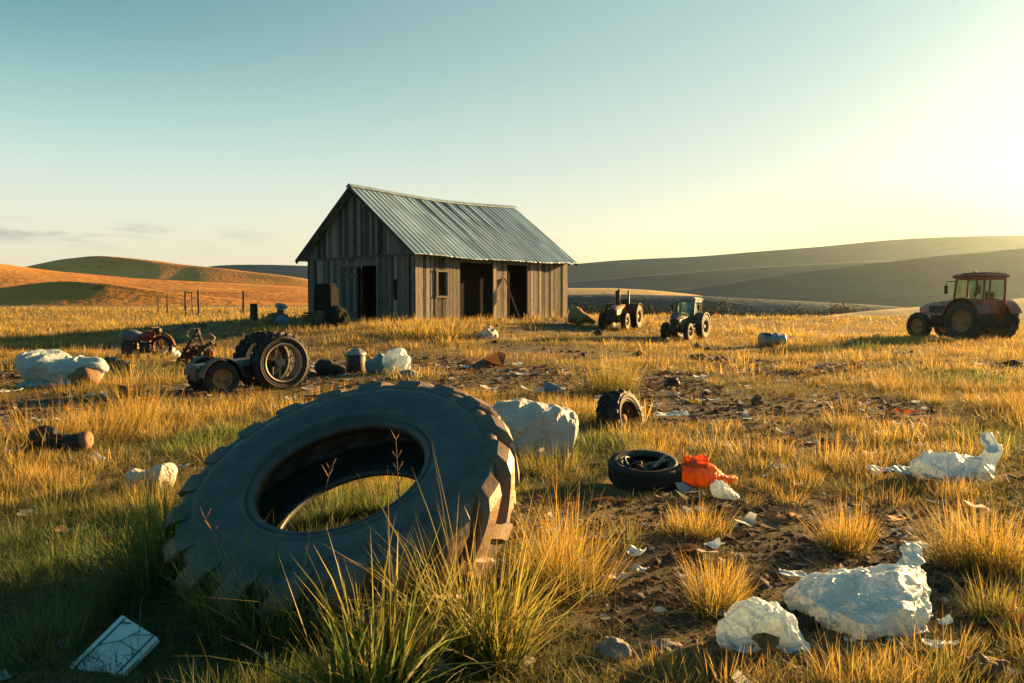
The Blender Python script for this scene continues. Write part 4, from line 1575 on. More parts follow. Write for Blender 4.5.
# ------------------------------------------------------------------ near the barn, left side
def fence():
    base = at(187, 316)
    t = thing('wire_fence', base, 'thin wire fence with slim leaning posts across the golden field', 'fence')
    tops = []
    for px, top, bot, w in ((154.5, 296, 313, .05), (164, 294.5, 313.5, .06), (169.5, 297, 313, .05), (182, 291.5, 316, .09), (189, 303, 313.5, .06),
                            (193, 293, 314, .05), (201, 290.5, 317, .09), (242.5, 291, 318, .10)):
        g = atY(px, bot, base.y); h = (bot - top) * base.y / F
        m = MB()
        g = Vector((g.x, base.y + random.uniform(-1, 1), g.z))
        g.z = tz(g.x, g.y) - .1
        top_z = atY(px, top, g.y).z
        m.beam(g - base, Vector((g.x + random.uniform(-.06, .06), g.y, top_z)) - base, w * 1.9, w * 1.9)
        m.build('post', M_WOODD, t)
        tops.append((g.x, g.y, g.z, top_z))
    tops.sort()
    for fz in (.45, .9):
        m = MB()
        for a, b in zip(tops[:-1], tops[1:]):
            pa = Vector((a[0], a[1], a[2] + (a[3] - a[2]) * fz)) - base; pb = Vector((b[0], b[1], b[2] + (b[3] - b[2]) * fz)) - base
            m.tube([pa, (pa + pb) / 2 - Vector((0, 0, .06)), pb], .014, 5)
        m.build('wire', M_RUST, t)
    m = MB()
    a, b = tops[3], tops[5]
    m.beam(Vector((a[0], a[1], a[3] - .1)) - base, Vector((b[0], b[1], a[3] - .1)) - base, .08, .08)
    m.build('rail', M_WOODD, t)


fence()
p = at(254, 321); k = pxm(p)
m = MB(); m.lathe([(-.1, 4 * k), (.3, 3.8 * k), (17 * k, 3.6 * k), (17.4 * k, 3 * k), (17.2 * k, .001)], 14, 'Z')
tag(m.build('wooden_stump', M_WOODD, loc=p), 'thick short dark wooden stump post left of the barn', 'post')

p = at(279, 325); k = pxm(p)
t = thing('junk_heap', p, 'heap of junk with a tilted grey funnel on top, left of the barn', 'junk')
loft('rubbish', [(-13 * k, 0, .1), (-5 * k, 0, 6 * k), (4 * k, 0, 5 * k), (13 * k, 0, .1)], [(.2, .15), (.5, 7 * k), (.45, 6 * k), (.2, .1)], M_BROWN, 23, .12, 2.5, 50, 40, parent=t, floor=0)
cloth(loft('blue_bundle', [(2 * k, -.3, 4 * k), (6 * k, -.35, 6 * k), (11 * k, -.3, 4 * k)], [(.2, .1), (.3, 5 * k), (.2, .1)], M_BLUEC, 24, .08, 3, 30, 30, parent=t, floor=0), grow=.2, pin=.1, bend=.1, seed=3)
m = MB()
m.lathe([(0, 3.5 * k), (.25, 3 * k), (8 * k, 6 * k), (8.2 * k, 5.7 * k), (.3, 2.7 * k)], 24, 'Z', M=Matrix.Translation((1 * k, 0, 12 * k)) @ Matrix.Rotation(.35, 4, 'Y') @ Matrix.Rotation(.5, 4, 'X'))
m.build('funnel', M_GREY, t)
m = MB(); m.beam((-12 * k, 0, 0), (-1 * k, 0, 12 * k), .12, .12); m.beam((-6 * k, -.2, .1), (7 * k, -.2, 9 * k), .09, .09); m.build('stick', M_RUST, t)

p = at(327, 326); k = pxm(p)
t = thing('old_hopper', p, 'dark derelict metal hopper with a slumped black sack and planks by the gable', 'hopper', rz=-.45)
m = MB()
m.box((-.1, .1, 1.05), (.85, .6, .95), taper=.92, bev=.06)
m.box((-.1, .1, 1.56), (.70, .5, .12), bev=.05)
m.build('bin', M_BLACKC, t)
cloth(loft('dark_sack', [(.2, -.2, .15), (.45, -.15, .35), (.75, -.1, .3), (.95, -.1, .12)], [(.25, .2), (.36, .38), (.3, .3), (.16, .12)], M_BLACKC, 28, .06, 2.5, 40, 36, parent=t, floor=0, lump=.3), grow=.2, pin=.08, bend=.2, seed=3)
m = MB()
for x in (-.45, .25):
    m.beam((x, -.15, 0), (x, -.15, .7), .08, .08); m.beam((x, .35, 0), (x, .35, .7), .08, .08)
m.build('stand', M_DARKST, t)
m = MB()
for q in range(6):
    m.box((-.12 + random.uniform(-.1, .1), -.42 + random.uniform(-.08, .08), .06 + q * .085), (1.25 + random.uniform(-.2, .2), .26, .06), Matrix.Rotation(random.uniform(-.08, .08), 3, 'Z') @ Matrix.Rotation(random.uniform(-.03, .03), 3, 'Y'))
m.build('stacked_plank', M_WOODD, t)

# crate and box against the front wall, straw heap at the far corner
p = at(552, 318); k = pxm(p)
t = thing('wall_crate', p, 'grey slatted crate standing against the right end of barn wall', 'crate', rz=BANG)
m = MB()
for x in (-.26, .26):
    for y in (-.2, .2):
        m.box((x, y, .45), (.07, .07, .9))
m.box((0, 0, .9), (.62, .5, .06)); m.box((0, 0, .12), (.56, .44, .05))
m.build('frame', M_POST, t)
m = MB()
for x in (-.14, .0, .14):
    m.box((x, -.2, .5), (.10, .03, .72))
m.build('slat', M_WOOD, t)
p = at(581, 325); k = pxm(p)
t = thing('straw_heap', p, 'brown and golden straw heap at the far right corner of barn', 'straw heap')
loft('straw', [(-12 * k, 0, .1), (-6 * k, 0, 8 * k), (2 * k, 0, 7 * k), (14 * k, 0, .1)], [(.2, .1), (.5, 9 * k), (.6, 6 * k), (.2, .1)], M_STRAW, 31, .12, 2, 60, 50, parent=t, floor=0)
m = MB()
for q in range(160):
    a = random.uniform(0, 2 * PI); r = random.uniform(0, 9 * k)
    c = Vector((-4 * k + r * math.cos(a), .45 * math.sin(a), max(.1, 13 * k - r * 1.2) * random.uniform(.5, 1)))
    m.tube([c, c + Vector((random.uniform(-.2, .2), random.uniform(-.2, .2), random.uniform(.0, .3)))], .012, 4)
m.build('stalk', M_STRAW, t)
p = at(487, 338); k = pxm(p)
tag(cloth(loft('plastic_bag', [(-9 * k, 0, .1), (-3 * k, 0, 5 * k), (3 * k, 0, 6 * k), (10 * k, 0, .1)], [(.15, .1), (.3, 5 * k), (.3, 6 * k), (.1, .08)], M_SACK, 34, .07, 3, 32, 32, loc=p, floor=0), grow=.2, pin=.1),
    'white lump of plastic in the grass before the barn doorway', 'bag')

# ------------------------------------------------------------------ middle and right pieces
p = at(537, 453); k = pxm(p)
tag(cloth(loft('wrapped_bundle', [(-36 * k, .10, 28 * k), (-28 * k, .06, 29 * k), (-5 * k, 0, 26 * k), (20 * k, 0, 23 * k), (33 * k, 0, 21 * k), (37 * k, 0, 20 * k)],
         [(.16, 21 * k), (.25, 27 * k), (.3, 27 * k), (.29, 24 * k), (.26, 21 * k), (.2, 15 * k)], M_SACK, 41, .05, 2.6, 60, 60, loc=p, floor=0, power=3.2), grow=.10, pin=.10, bend=.15, seed=4),
    'large bulky white wrapped bundle right behind the huge tyre', 'bundle')

p = at(622, 427); k = pxm(p)
t = thing('tyre', p, 'half buried lugged tyre with rusty rim standing in golden grass', 'tyre')
q = Vector((.80, -.55, .25)).normalized().to_track_quat('Y', 'Z')
o = tyre_mb(.35, .30, .21, .03, 17, 56, .03, .04).build('carcass', M_RUBBER, t)
o.rotation_mode = 'QUATERNION'; o.rotation_quaternion = q; o.location = (.0, .1, .07)
o = rim_mb(.22, .22).build('rim', M_RUST, t)
o.rotation_mode = 'QUATERNION'; o.rotation_quaternion = q; o.location = (.0, .1, .07)
loft('rubber_flap', [(-22 * k, -.05, .08), (-15 * k, -.05, .1), (-8 * k, 0, .22), (-4 * k, .0, .34)], [(.06, .06), (.09, .10), (.06, .06), (.04, .03)], M_RUBBER, 43, .02, 5, 30, 30, parent=t, floor=0)

# flat tyre with rubbish in it
p = at(648, 489); k = pxm(p)
t = thing('tyre', p + Vector((0, .16, 0)), 'small black tyre lying flat, filled with hoses and rubbish', 'tyre')
m = tyre_mb(.30, .17, .185, .006, 48, 72, .03, .018)
o = m.build('carcass', M_RUBBER, t)
o.rotation_euler = (PI / 2 + .17, 0, .0); o.location = (0, 0, .12)
m = MB()
for q in range(6):
    a0 = random.uniform(0, 6)
    rr = random.uniform(.08, .17)
    m.tube([(rr * math.cos(a0 + w), rr * math.sin(a0 + w), .10 + .06 * math.sin(w * 1.7 + q) + .012 * q) for w in np.linspace(0, random.uniform(2, 4.5), 14)], random.uniform(.01, .02), 7)
m.build('hose', M_DARKST, t)
loft('rubbish', [(-.16, 0, .05), (-.05, .02, .08), (.1, -.03, .07), (.17, 0, .05)], [(.06, .03), (.14, .06), (.12, .05), (.05, .03)], M_BROWN, 46, .05, 9, 40, 30, parent=t)
m = MB(); m.beam((.05, -.05, .14), (.2, .12, .22), .03, .02); m.beam((.0, .08, .15), (.22, .04, .2), .025, .02); m.build('stick', M_POST, t)

p = at(710, 484); k = pxm(p)
tag(cloth(loft('plastic_bag', [(-26 * k, .06, 20 * k), (-16 * k, .03, 15 * k), (-2 * k, 0, 11 * k), (14 * k, -.02, 9 * k), (26 * k, 0, 10 * k)],
         [(.10, .06), (.17, 11 * k), (.17, 11 * k), (.10, 7 * k), (.07, .05)], M_ORANGE, 51, .032, 5, 54, 54, loc=p, floor=0), grow=.12, pin=.12, bend=.3, seed=5),
    'bright orange plastic bag beside the flat tyre', 'bag')
p = at(727, 497); k = pxm(p)
tag(cloth(loft('plastic_bag', [(-11 * k, .04, .07), (-3 * k, 0, .10), (9 * k, -.03, .05)], [(.05, .05), (.08, .07), (.05, .03)], M_BAG, 52, .025, 8, 36, 36, loc=p, floor=0), grow=.28, pin=.10, bend=.04, seed=5),
    'small crumpled white bag just below the orange bag', 'bag')

# white bag with twisted end
p = at(957, 476); k = pxm(p)
tag(cloth(loft('plastic_bag', [(-37 * k, 0, 14 * k), (-30 * k, 0, 15 * k), (-10 * k, -.02, 14 * k), (10 * k, 0, 13 * k), (24 * k, .05, 12 * k), (32 * k, .08, 20 * k), (37 * k, .10, 32 * k)],
         [(.07, 5 * k), (.15, 12 * k), (.20, 13.5 * k), (.18, 13 * k), (.12, 12 * k), (.08, 6 * k), (.07, 4 * k)], M_BAG, 55, .04, 4, 56, 64, loc=p, floor=0), grow=.40, pin=.08, bend=.03, seed=6),
    'bluish white bag with raised twisted end lit by the sun, at right edge', 'bag')
p = at(893, 477); k = pxm(p)
tag(sheet('plastic_sheet', .38, .26, M_BAG, 56, .05, 7, 48, loc=p + Vector((0, .08, .01))), 'flat crumpled white plastic piece left of the twisted bag', 'plastic sheet')

# two large white bags in the foreground
p = at(862, 618); k = pxm(p)
tag(cloth(loft('plastic_bag', [(-66 * k, .02, 24 * k), (-56 * k, .02, 28 * k), (-30 * k, -.02, 32 * k), (0, -.08, 30 * k), (26 * k, .02, 33 * k), (42 * k, .09, 40 * k), (57 * k, .15, 48 * k), (72 * k, .19, 52 * k)],
         [(.08, 10 * k), (.15, 20 * k), (.24, 26 * k), (.27, 26 * k), (.19, 20 * k), (.10, 13 * k), (.065, 11 * k), (.06, 11 * k)], M_BAG, 61, .040, 4.2, 84, 84, loc=p + Vector((0, .12, -.02)), floor=.0, n=9), grow=.45, pin=.07, bend=.02, seed=7),
    'largest white plastic bag in the foreground, its gathered neck pointing right', 'bag')
p = at(768, 657); k = pxm(p)
tag(cloth(loft('plastic_bag', [(-26 * k, -.02, -2 * k), (-34 * k, 0, 18 * k), (-22 * k, .02, 40 * k), (2 * k, .03, 48 * k), (24 * k, .0, 36 * k), (33 * k, -.03, 16 * k), (30 * k, -.05, 0)],
         [(.07, 10 * k), (.08, 11 * k), (.10, 13 * k), (.10, 12 * k), (.09, 11 * k), (.08, 9 * k), (.05, 7 * k)], M_BAG, 63, .030, 5.5, 64, 84, loc=p + Vector((0, .1, 0)), floor=-.01, n=9), grow=.42, pin=.09, bend=.02, seed=8),
    'arched white plastic bag with a dark hollow, nearest the camera', 'bag')

def flap(bag, loc, w, h, rz, tilt=0.0, seed=1, mat=None, amp=.03):
    """a loose edge of the film lying or standing beside the body of the bag"""
    f = sheet('flap', w, h, mat or M_BAG, seed, amp, 10, 40, parent=bag, loc=loc)
    f.rotation_euler = (tilt, 0, rz)
    return f


for b in [o for o in COL.objects if o.name.startswith('plastic_bag')]:
    lb = b.get('label', '')
    if lb.startswith('largest white'):
        kk = pxm(at(862, 618))
        flap(b, (8 * kk, -.27, .01), .30, .20, .2, .12, 201, amp=.035)
        flap(b, (-62 * kk, -.06, .02), .16, .2, .4, 0, 202)
        flap(b, (72 * kk, .19, 50 * kk), .15, .13, .5, .9, 203, amp=.035)
        flap(b, (40 * kk, -.10, .02), .22, .16, -.5, .1, 204, amp=.03)
    elif lb.startswith('arched white'):
        kk = pxm(at(768, 657))
        flap(b, (-30 * kk, -.07, .005), .15, .12, .5, .1, 205, amp=.03)
        flap(b, (32 * kk, -.06, .005), .14, .12, -.4, .15, 206, amp=.03)
    elif lb.startswith('bluish white'):
        kk = pxm(at(957, 476))
        flap(b, (36 * kk, .10, 30 * kk), .16, .2, .3, 1.0, 207, amp=.04)
        flap(b, (-20 * kk, -.16, .01), .36, .2, .1, .1, 208, amp=.04)
    elif lb.startswith('bright orange'):
        kk = pxm(at(710, 484))
        flap(b, (-14 * kk, .02, 20 * kk), .22, .14, -.35, .7, 210, M_ORANGE, .04)
    if lb.startswith('largest white'):
        b.scale = (.90, .92, .95); b.location.x += 14 * kk
    elif lb.startswith('arched white'):
        b.scale = (.80, .84, .92); b.location.x += 4 * kk
for b in [o for o in COL.objects if o.name.startswith('tarp_bundle')]:
    kk = pxm(at(66, 386))
    flap(b, (-16 * kk, -.30, .03), .7, .35, .1, .25, 211, M_TARP, .07)
    flap(b, (14 * kk, -.24, .12), .5, .4, -.2, .5, 212, M_TARP, .07)

# cracked pale panel bottom left
def panel():
    a, b, c, d = atY(68, 668, 3.22), atY(123, 674, 3.12), atY(158, 638, 3.30), atY(122, 615, 3.44)
    a, b, c, d = (Vector(q) for q in (a, b, c, d))
    ce = (a + b + c + d) / 4
    n = (c - a).cross(d - b).normalized()
    if n.z < 0: n = -n
    x = ((d - a) + (c - b)).normalized()
    t = thing('broken_panel', ce, 'pale blue cracked flat panel lying in dark grass', 'panel')
    m = MB()
    q = [p - ce for p in (a, b, c, d)]
    th = n * .022
    vs = [p for p in q] + [p - th for p in q]
    m.add(vs, [(0, 1, 2, 3), (7, 6, 5, 4), (0, 4, 5, 1), (1, 5, 6, 2), (2, 6, 7, 3), (3, 7, 4, 0)])
    m.build('board', M_PANEL, t)
    B = lambda u, v: (q[0] * (1 - u) + q[3] * u) * (1 - v) + (q[1] * (1 - u) + q[2] * u) * v + n * .0025
    m = MB()
    for (u0, v0), (u1, v1), w in (((.02, .12), (.98, .12), .006), ((.02, .90), (.98, .90), .006), ((.45, .12), (.62, .42), .003), ((.62, .42), (.55, .9), .003), ((.62, .42), (.95, .60), .003),
                                  ((.80, .52), (.98, .85), .0025), ((.25, .12), (.18, .5), .003), ((.9, .13), (.96, .3), .008), ((.18, .5), (.02, .62), .003), ((.4, .75), (.5, .9), .003)):
        m.beam(B(u0, v0), B(u1, v1), w, .0022)
    m.build('crack', M_CRACK, t)


panel()
p = at(151, 489); k = pxm(p)
tag(cloth(loft('newspaper', [(-23 * k, -.02, 12 * k), (-16 * k, 0, 13 * k), (0, 0, 13 * k), (14 * k, .03, 16 * k), (22 * k, .04, 15 * k)], [(.07, 9 * k), (.12, 12 * k), (.13, 12 * k), (.12, 13 * k), (.07, 9 * k)], M_PAPER, 66, .035, 6, 44, 44, loc=p, floor=0, power=2.6), grow=.18, pin=.10, bend=.3, seed=9),
    'crumpled cream newspaper wad left of the huge tyre', 'paper')
p = at(62, 451); k = pxm(p)
t = thing('rubber_boot', p, 'black rubber boot with brown lining lying in the grass at left edge', 'boot')
loft('shaft', [(-30 * k, .0, .06), (-10 * k, 0, .08), (10 * k, 0, .09), (26 * k, 0, .11)], [(.06, .05), (.09, .08), (.10, .09), (.10, .09)], M_RUBBER, 67, .02, 5, 40, 40, parent=t, floor=0)
loft('foot', [(-32 * k, 0, .06), (-26 * k, .02, .12), (-18 * k, .05, .18), (-8 * k, .05, .17)], [(.06, .05), (.09, .1), (.08, .08), (.05, .05)], M_RUBBER, 68, .015, 5, 36, 30, parent=t, floor=0)
loft('lining', [(20 * k, -.01, .10), (25 * k, -.01, .115), (30 * k, -.01, .12)], [(.07, .07), (.10, .095), (.07, .075)], M_BROWN, 69, .01, 5, 30, 20, parent=t)

# drum
p = at(772, 347); k = pxm(p)
t = thing('metal_drum', p, 'dented grey green metal drum lying on its side in the far field', 'drum', rz=.15)
m = MB(); m.lathe([(-12 * k, .001), (-12 * k, 7 * k), (-11 * k, 7.6 * k), (-4 * k, 7 * k), (-3.4 * k, 7.5 * k), (-2.8 * k, 7 * k), (3 * k, 7 * k), (3.6 * k, 7.5 * k), (4.2 * k, 7 * k), (11 * k, 7.6 * k), (12 * k, 7 * k), (12 * k, 6.2 * k), (8 * k, 6 * k), (8 * k, .001)], 32, 'Y',
                M=Matrix.Translation((0, 0, 7 * k)) @ Matrix.Rotation(-PI / 2, 4, 'Z'))
m.build('shell', M_GREY, t)
m = MB(); m.box((-7 * k, -.15, 13.5 * k), (7 * k, 6 * k, 1.5 * k), Matrix.Rotation(.2, 3, 'Y'), bev=.02); m.build('lid', M_BLUEP, t)

# ------------------------------------------------------------------ small litter, one thing each
LIT = [
    ('plastic_sheet', 672, 415, 34, 8, 'bag', 'long thin white plastic strip right of the half buried tyre'),
    ('plastic_sheet', 700, 401, 10, 5, 'bag', 'tiny white scrap farthest back above the long white strip'),
    ('plastic_sheet', 714, 400, 14, 5, 'bag', 'small white scrap just right of the tiny one'),
    ('cloth_rag', 553, 391, 18, 12, 'blue', 'grey blue rag beside the tall green tussock'),
    ('plastic_sheet', 533, 397, 8, 4, 'bag', 'white scrap of plastic above the wrapped bundle'),
    ('stone', 673, 383, 15, 11, 'dark', 'dark round stone right of the tall green tussock'),
    ('clay_pot', 757, 401, 12, 11, 'brown', 'reddish brown shard in the middle of the right field'),
    ('paper_scrap', 864, 411, 16, 7, 'paper', 'pale grey paper scrap left of the orange scrap'),
    ('plastic_scrap', 906, 411, 22, 13, 'orange', 'small orange plastic scrap in the right field'),
    ('cardboard_piece', 877, 409, 14, 9, 'brown', 'brown cardboard piece between the paper and orange scraps'),
    ('plastic_sheet', 870, 454, 13, 5, 'bag', 'small flat white scrap above the crumpled plastic piece'),
    ('plastic_sheet', 916, 446, 14, 6, 'paper', 'dull pale scrap directly left of the twisted bag top'),
    ('paper_scrap', 780, 468, 20, 14, 'paper', 'torn grey paper standing right of the orange bag'),
    ('cardboard_piece', 1018, 480, 26, 14, 'brown', 'brown card with white top at the right picture edge'),
    ('plastic_sheet', 798, 486, 10, 5, 'bag', 'little white scrap between the orange bag and bare soil'),
    ('plastic_scrap', 637, 552, 16, 22, 'bag', 'upright white plastic scrap in the middle between tussocks'),
    ('plastic_scrap', 640, 574, 18, 10, 'sack', 'greyish white plastic piece below the upright scrap'),
    ('paper_scrap', 617, 578, 20, 8, 'paper', 'greyish paper piece left of the greyish white plastic'),
    ('plastic_scrap', 712, 549, 18, 9, 'bag', 'pale plastic scrap above the round golden tussock'),
    ('stone', 737, 560, 14, 10, 'stone', 'small tan stone right of the pale plastic scrap'),
    ('plastic_scrap', 792, 575, 26, 9, 'bag', 'flat white plastic lump left of the largest bag'),
    ('plastic_scrap', 916, 546, 20, 8, 'bag', 'white plastic scrap above the neck of the largest bag'),
    ('plastic_scrap', 945, 628, 12, 12, 'bag', 'white scrap upright to the right of the largest bag'),
    ('plastic_scrap', 934, 645, 22, 9, 'bag', 'crumpled white scrap in the bottom right corner area'),
    ('plastic_sheet', 952, 648, 14, 7, 'bag', 'thin white scrap beside the crumpled corner scrap'),
    ('leather_scrap', 985, 668, 40, 22, 'brown', 'dark reddish brown leather lump at the bottom right'),
    ('flat_stone', 664, 645, 24, 8, 'stone', 'flat grey stone on bare soil at the bottom middle'),
    ('stone', 612, 650, 34, 24, 'stone', 'brown angular stone half sunk at the bottom middle'),
    ('stone', 517, 663, 30, 14, 'stone', 'pale angular stone below the green foreground tussock'),
    ('stone', 436, 672, 24, 26, 'stone', 'upright grey stone between the two foreground tussocks'),
    ('cardboard_piece', 593, 468, 16, 8, 'brown', 'orange brown card scrap left of the flat tyre'),
    ('plastic_scrap', 99, 461, 12, 8, 'bag', 'small white blob of plastic left of the newspaper'),
    ('plastic_scrap', 13, 452, 18, 9, 'sack', 'grey white plastic scrap under the boot at left edge'),
    ('paper_scrap', 130, 425, 16, 8, 'paper', 'cream paper scrap in the yellow grass above the newspaper'),
    ('plastic_sheet', 8, 391, 24, 10, 'sack', 'pale sheet left of the draped tarp at the picture edge'),
    ('leaf_litter_clump', 72, 530, 30, 10, 'orangecard', 'sunlit orange dead leaf clump on bare soil at left'),
    ('cardboard_piece', 843, 379, 18, 9, 'brown', 'dark brown board scrap in the right middle field'),
    ('stone', 897, 354, 16, 7, 'stone', 'low dark stone in the shadow before the right tractor'),
    ('cardboard_piece', 800, 517, 22, 6, 'strawc', 'yellow flat scrap between tussocks in the right foreground'),
    ('cardboard_piece', 893, 519, 26, 8, 'orangecard', 'orange brown torn card right of the yellow scrap'),
]
M_OCARD = surf('orange_card', (.30, .12, .03), (.5, .24, .07), 6, .8, bump=.3)
LM = {'dark': M_DARKST, 'bag': M_BAG, 'blue': M_BLUEC, 'brown': M_BROWN, 'paper': M_PAPER, 'orange': M_ORANGE, 'stone': M_STONE, 'sack': M_SACK, 'orangecard': M_OCARD, 'strawc': M_STRAW}
CATS = {'plastic_sheet': 'plastic scrap', 'cloth_rag': 'rag', 'stone': 'stone', 'clay_pot': 'shard', 'paper_scrap': 'paper', 'plastic_scrap': 'plastic scrap', 'cardboard_piece': 'cardboard', 'leather_scrap': 'leather',
        'flat_stone': 'stone', 'leaf_litter_clump': 'dead leaves'}
for i, (nm, px, py, w, h, mk, lb) in enumerate(LIT):
    p = at(px, py + h * .35); k = pxm(p)
    mt = LM[mk]
    nm2 = {'clay_pot': 'clay_shard', 'leaf_litter_clump': 'dead_leaf_clump'}.get(nm, nm)
    if 'stone' in nm or nm == 'clay_pot' or nm == 'leather_scrap':
        o = rock(nm2, (w * k, w * k * .8, h * k * 1.0), mt, 80 + i, .42, loc=p)
    elif mk in ('bag', 'sack', 'paper', 'brown', 'orange', 'orangecard', 'strawc'):
        hh = h * k
        o = sheet(nm2, w * k, max(h * k * (2.0 if h / w < .5 else 1.0), w * k * .5), mt, 80 + i, min(.05, h * k * (.35 if h / w < .5 else .8)), 9 if p.y < 9 else 5, 30, loc=p + Vector((0, 0, .012)), rz=random.uniform(-.5, .5), curl=h * k * .12)
    else:
        a = w * k / 2; b = h * k
        o = loft(nm2, [(-a, 0, b * .3), (-a * .4, .02, b * .55), (a * .4, -.02, b * .5), (a, 0, b * .3)], [(a * .3, b * .2), (a * .6, b * .5), (a * .6, b * .45), (a * .3, b * .2)], mt, 80 + i, b * .2, 1.2 / a * .6, 40, 30, loc=p, floor=0)
    tag(o, lb, CATS[nm], 'litter scattered over the field')

run_cloth()

# ------------------------------------------------------------------ grass
def blades(P, az, lean, bend, h, w, c0, c1, levels=2, twist=None, rng=RNG):
    """P (n,3) roots; returns V, T, C. c0 root colour, c1 tip colour (n,3)"""
    n = len(P)
    d = np.stack([np.cos(az), np.sin(az), np.zeros(n)], 1)
    if twist is None:
        twist = rng.uniform(-1.2, 1.2, n)
    sa = az + PI / 2 + twist
    s = np.stack([np.cos(sa), np.sin(sa), np.zeros(n)], 1)
    rows, cols = [], []
    for i in range(levels + 1):
        t = i / levels
        out = h * (np.sin(lean) * t + bend * t * t)
        up = h * (np.cos(lean) * t - .45 * bend * t * t * (1 + bend))
        c = P + d * out[:, None]
        c[:, 2] += up
        ww = w * (1 - t ** 1.6) * .5
        cc = c0 * (1 - t) + c1 * t
        if i < levels:
            rows += [c - s * ww[:, None], c + s * ww[:, None]]
            cols += [cc, cc]
        else:
            rows.append(c); cols.append(cc)
    m = len(rows)
    V = np.stack(rows, 1).reshape(-1, 3); C = np.stack(cols, 1).reshape(-1, 3)
    base = np.arange(n)[:, None] * m
    T = []
    for i in range(levels - 1):
        a = 2 * i
        T += [base + np.array([[a, a + 1, a + 3]]), base + np.array([[a, a + 3, a + 2]])]
    a = 2 * (levels - 1)
    T.append(base + np.array([[a, a + 1, a + 2]]))
    return V, np.concatenate(T), C


def merge(parts):
    Vs, Ts, Cs, o = [], [], [], 0
    for V, T, C in parts:
        Vs.append(V); Ts.append(T + o); Cs.append(C); o += len(V)
    return np.concatenate(Vs), np.concatenate(Ts), np.concatenate(Cs)


GOLD0, GOLD1 = np.array([.105, .115, .03]), np.array([.80, .48, .095])
GREEN0, GREEN1 = np.array([.030, .062, .018]), np.array([.17, .25, .055])
GREY0, GREY1 = np.array([.070, .075, .048]), np.array([.21, .20, .12])


def palette(x, y, rng, jitter=.22, green_bias=0.0):
    r = np.hypot(x, y)
    g = fbm(x * .35 + 40, y * .35 + 8, 5.0, 3)
    g = g + .10 * (1 - sst(4.5, 9, r)) - .04 * sst(6, 10, r) + .20 * (1 - sst(-1.6, .3, x)) * (1 - sst(5.0, 8.0, y)) + .06 * (1 - sst(5, 9, r)) - .14 * sst(9, 25, r) + green_bias
    g = np.clip((g - .50) / .16, 0, 1) + rng.normal(0, .12, len(x))
    g = np.clip(g, 0, 1)[:, None]
    k = (1 + rng.normal(0, jitter, len(x)))[:, None].clip(.45, 1.7)
    gr = np.clip(rng.normal(.25, .25, len(x)), 0, 1)[:, None]
    a = (GOLD0 * (1 - gr) + GREY0 * gr) * (1 - g) + GREEN0 * g
    b = (GOLD1 * (1 - gr) + GREY1 * gr) * (1 - g) + GREEN1 * g
    return a * k, b * k


AVOID = []          # (x, y, r) things grass should not pierce
for ob in list(COL.objects):
    if ob.parent is None and ob.get('category') in ('bag', 'bundle', 'panel', 'paper', 'plastic sheet', 'boot', 'stone', 'plastic scrap', 'cloth', 'rag', 'cardboard', 'dead leaves', 'leather') and ob.type == 'MESH':
        bb = [ob.matrix_basis @ Vector(c) for c in ob.bound_box]
        xs = [b.x for b in bb]; ys = [b.y for b in bb]
        AVOID.append(((min(xs) + max(xs)) / 2, (min(ys) + max(ys)) / 2, (max(xs) - min(xs)) / 2 * .9, (max(ys) - min(ys)) / 2 * .9))
p = at(112, 650); AVOID.append((p.x, p.y + .0, .15, .10))
p = at(648, 489); AVOID.append((p.x, p.y + .12, .36, .42))
TMID = TYRE.location.copy()
TQ = TYRE.rotation_quaternion.copy().inverted()


def keep_mask(x, y, margin=1.0):
    k = np.ones(len(x), bool)
    u = (x - BX) * _c + (y - BY) * _s
    v = -(x - BX) * _s + (y - BY) * _c
    k &= ~((u > -.06) & (u < BL + .06) & (v > -.06) & (v < BW + .06))
    for cx, cy_, rx, ry in AVOID:
        k &= ((x - cx) / (rx * margin)) ** 2 + ((y - cy_) / (ry * margin)) ** 2 > 1
    # ring of the leaning tyre
    near = np.hypot(x - TMID.x, y - TMID.y) < 1.2
    if near.any():
        idx = np.where(near)[0]
        z = terrain(x[idx], y[idx])
        M = np.array(TQ.to_matrix())
        Q = np.stack([x[idx] - TMID.x, y[idx] - TMID.y, z - TMID.z], 1)
        for up in (0, .12, .25):
            q = (Q + np.array([0, 0, up])) @ M.T
            rr = np.hypot(q[:, 0], q[:, 2])
            k[idx] &= ~((rr > .42) & (rr < .97) & (np.abs(q[:, 1]) < .26))
    return k


def scatter(n, y0, y1, rng, power=1.0, half=.72):
    """points in the wedge the photograph looks into (with a margin), denser near the camera"""
    y = np.exp(rng.uniform(math.log(y0), math.log(y1), n)) if power == 0 else (y0 ** power + rng.random(n) * (y1 ** power - y0 ** power)) ** (1 / power)
    x = rng.uniform(-1, 1, n) * (half * y + .8)
    return x, y


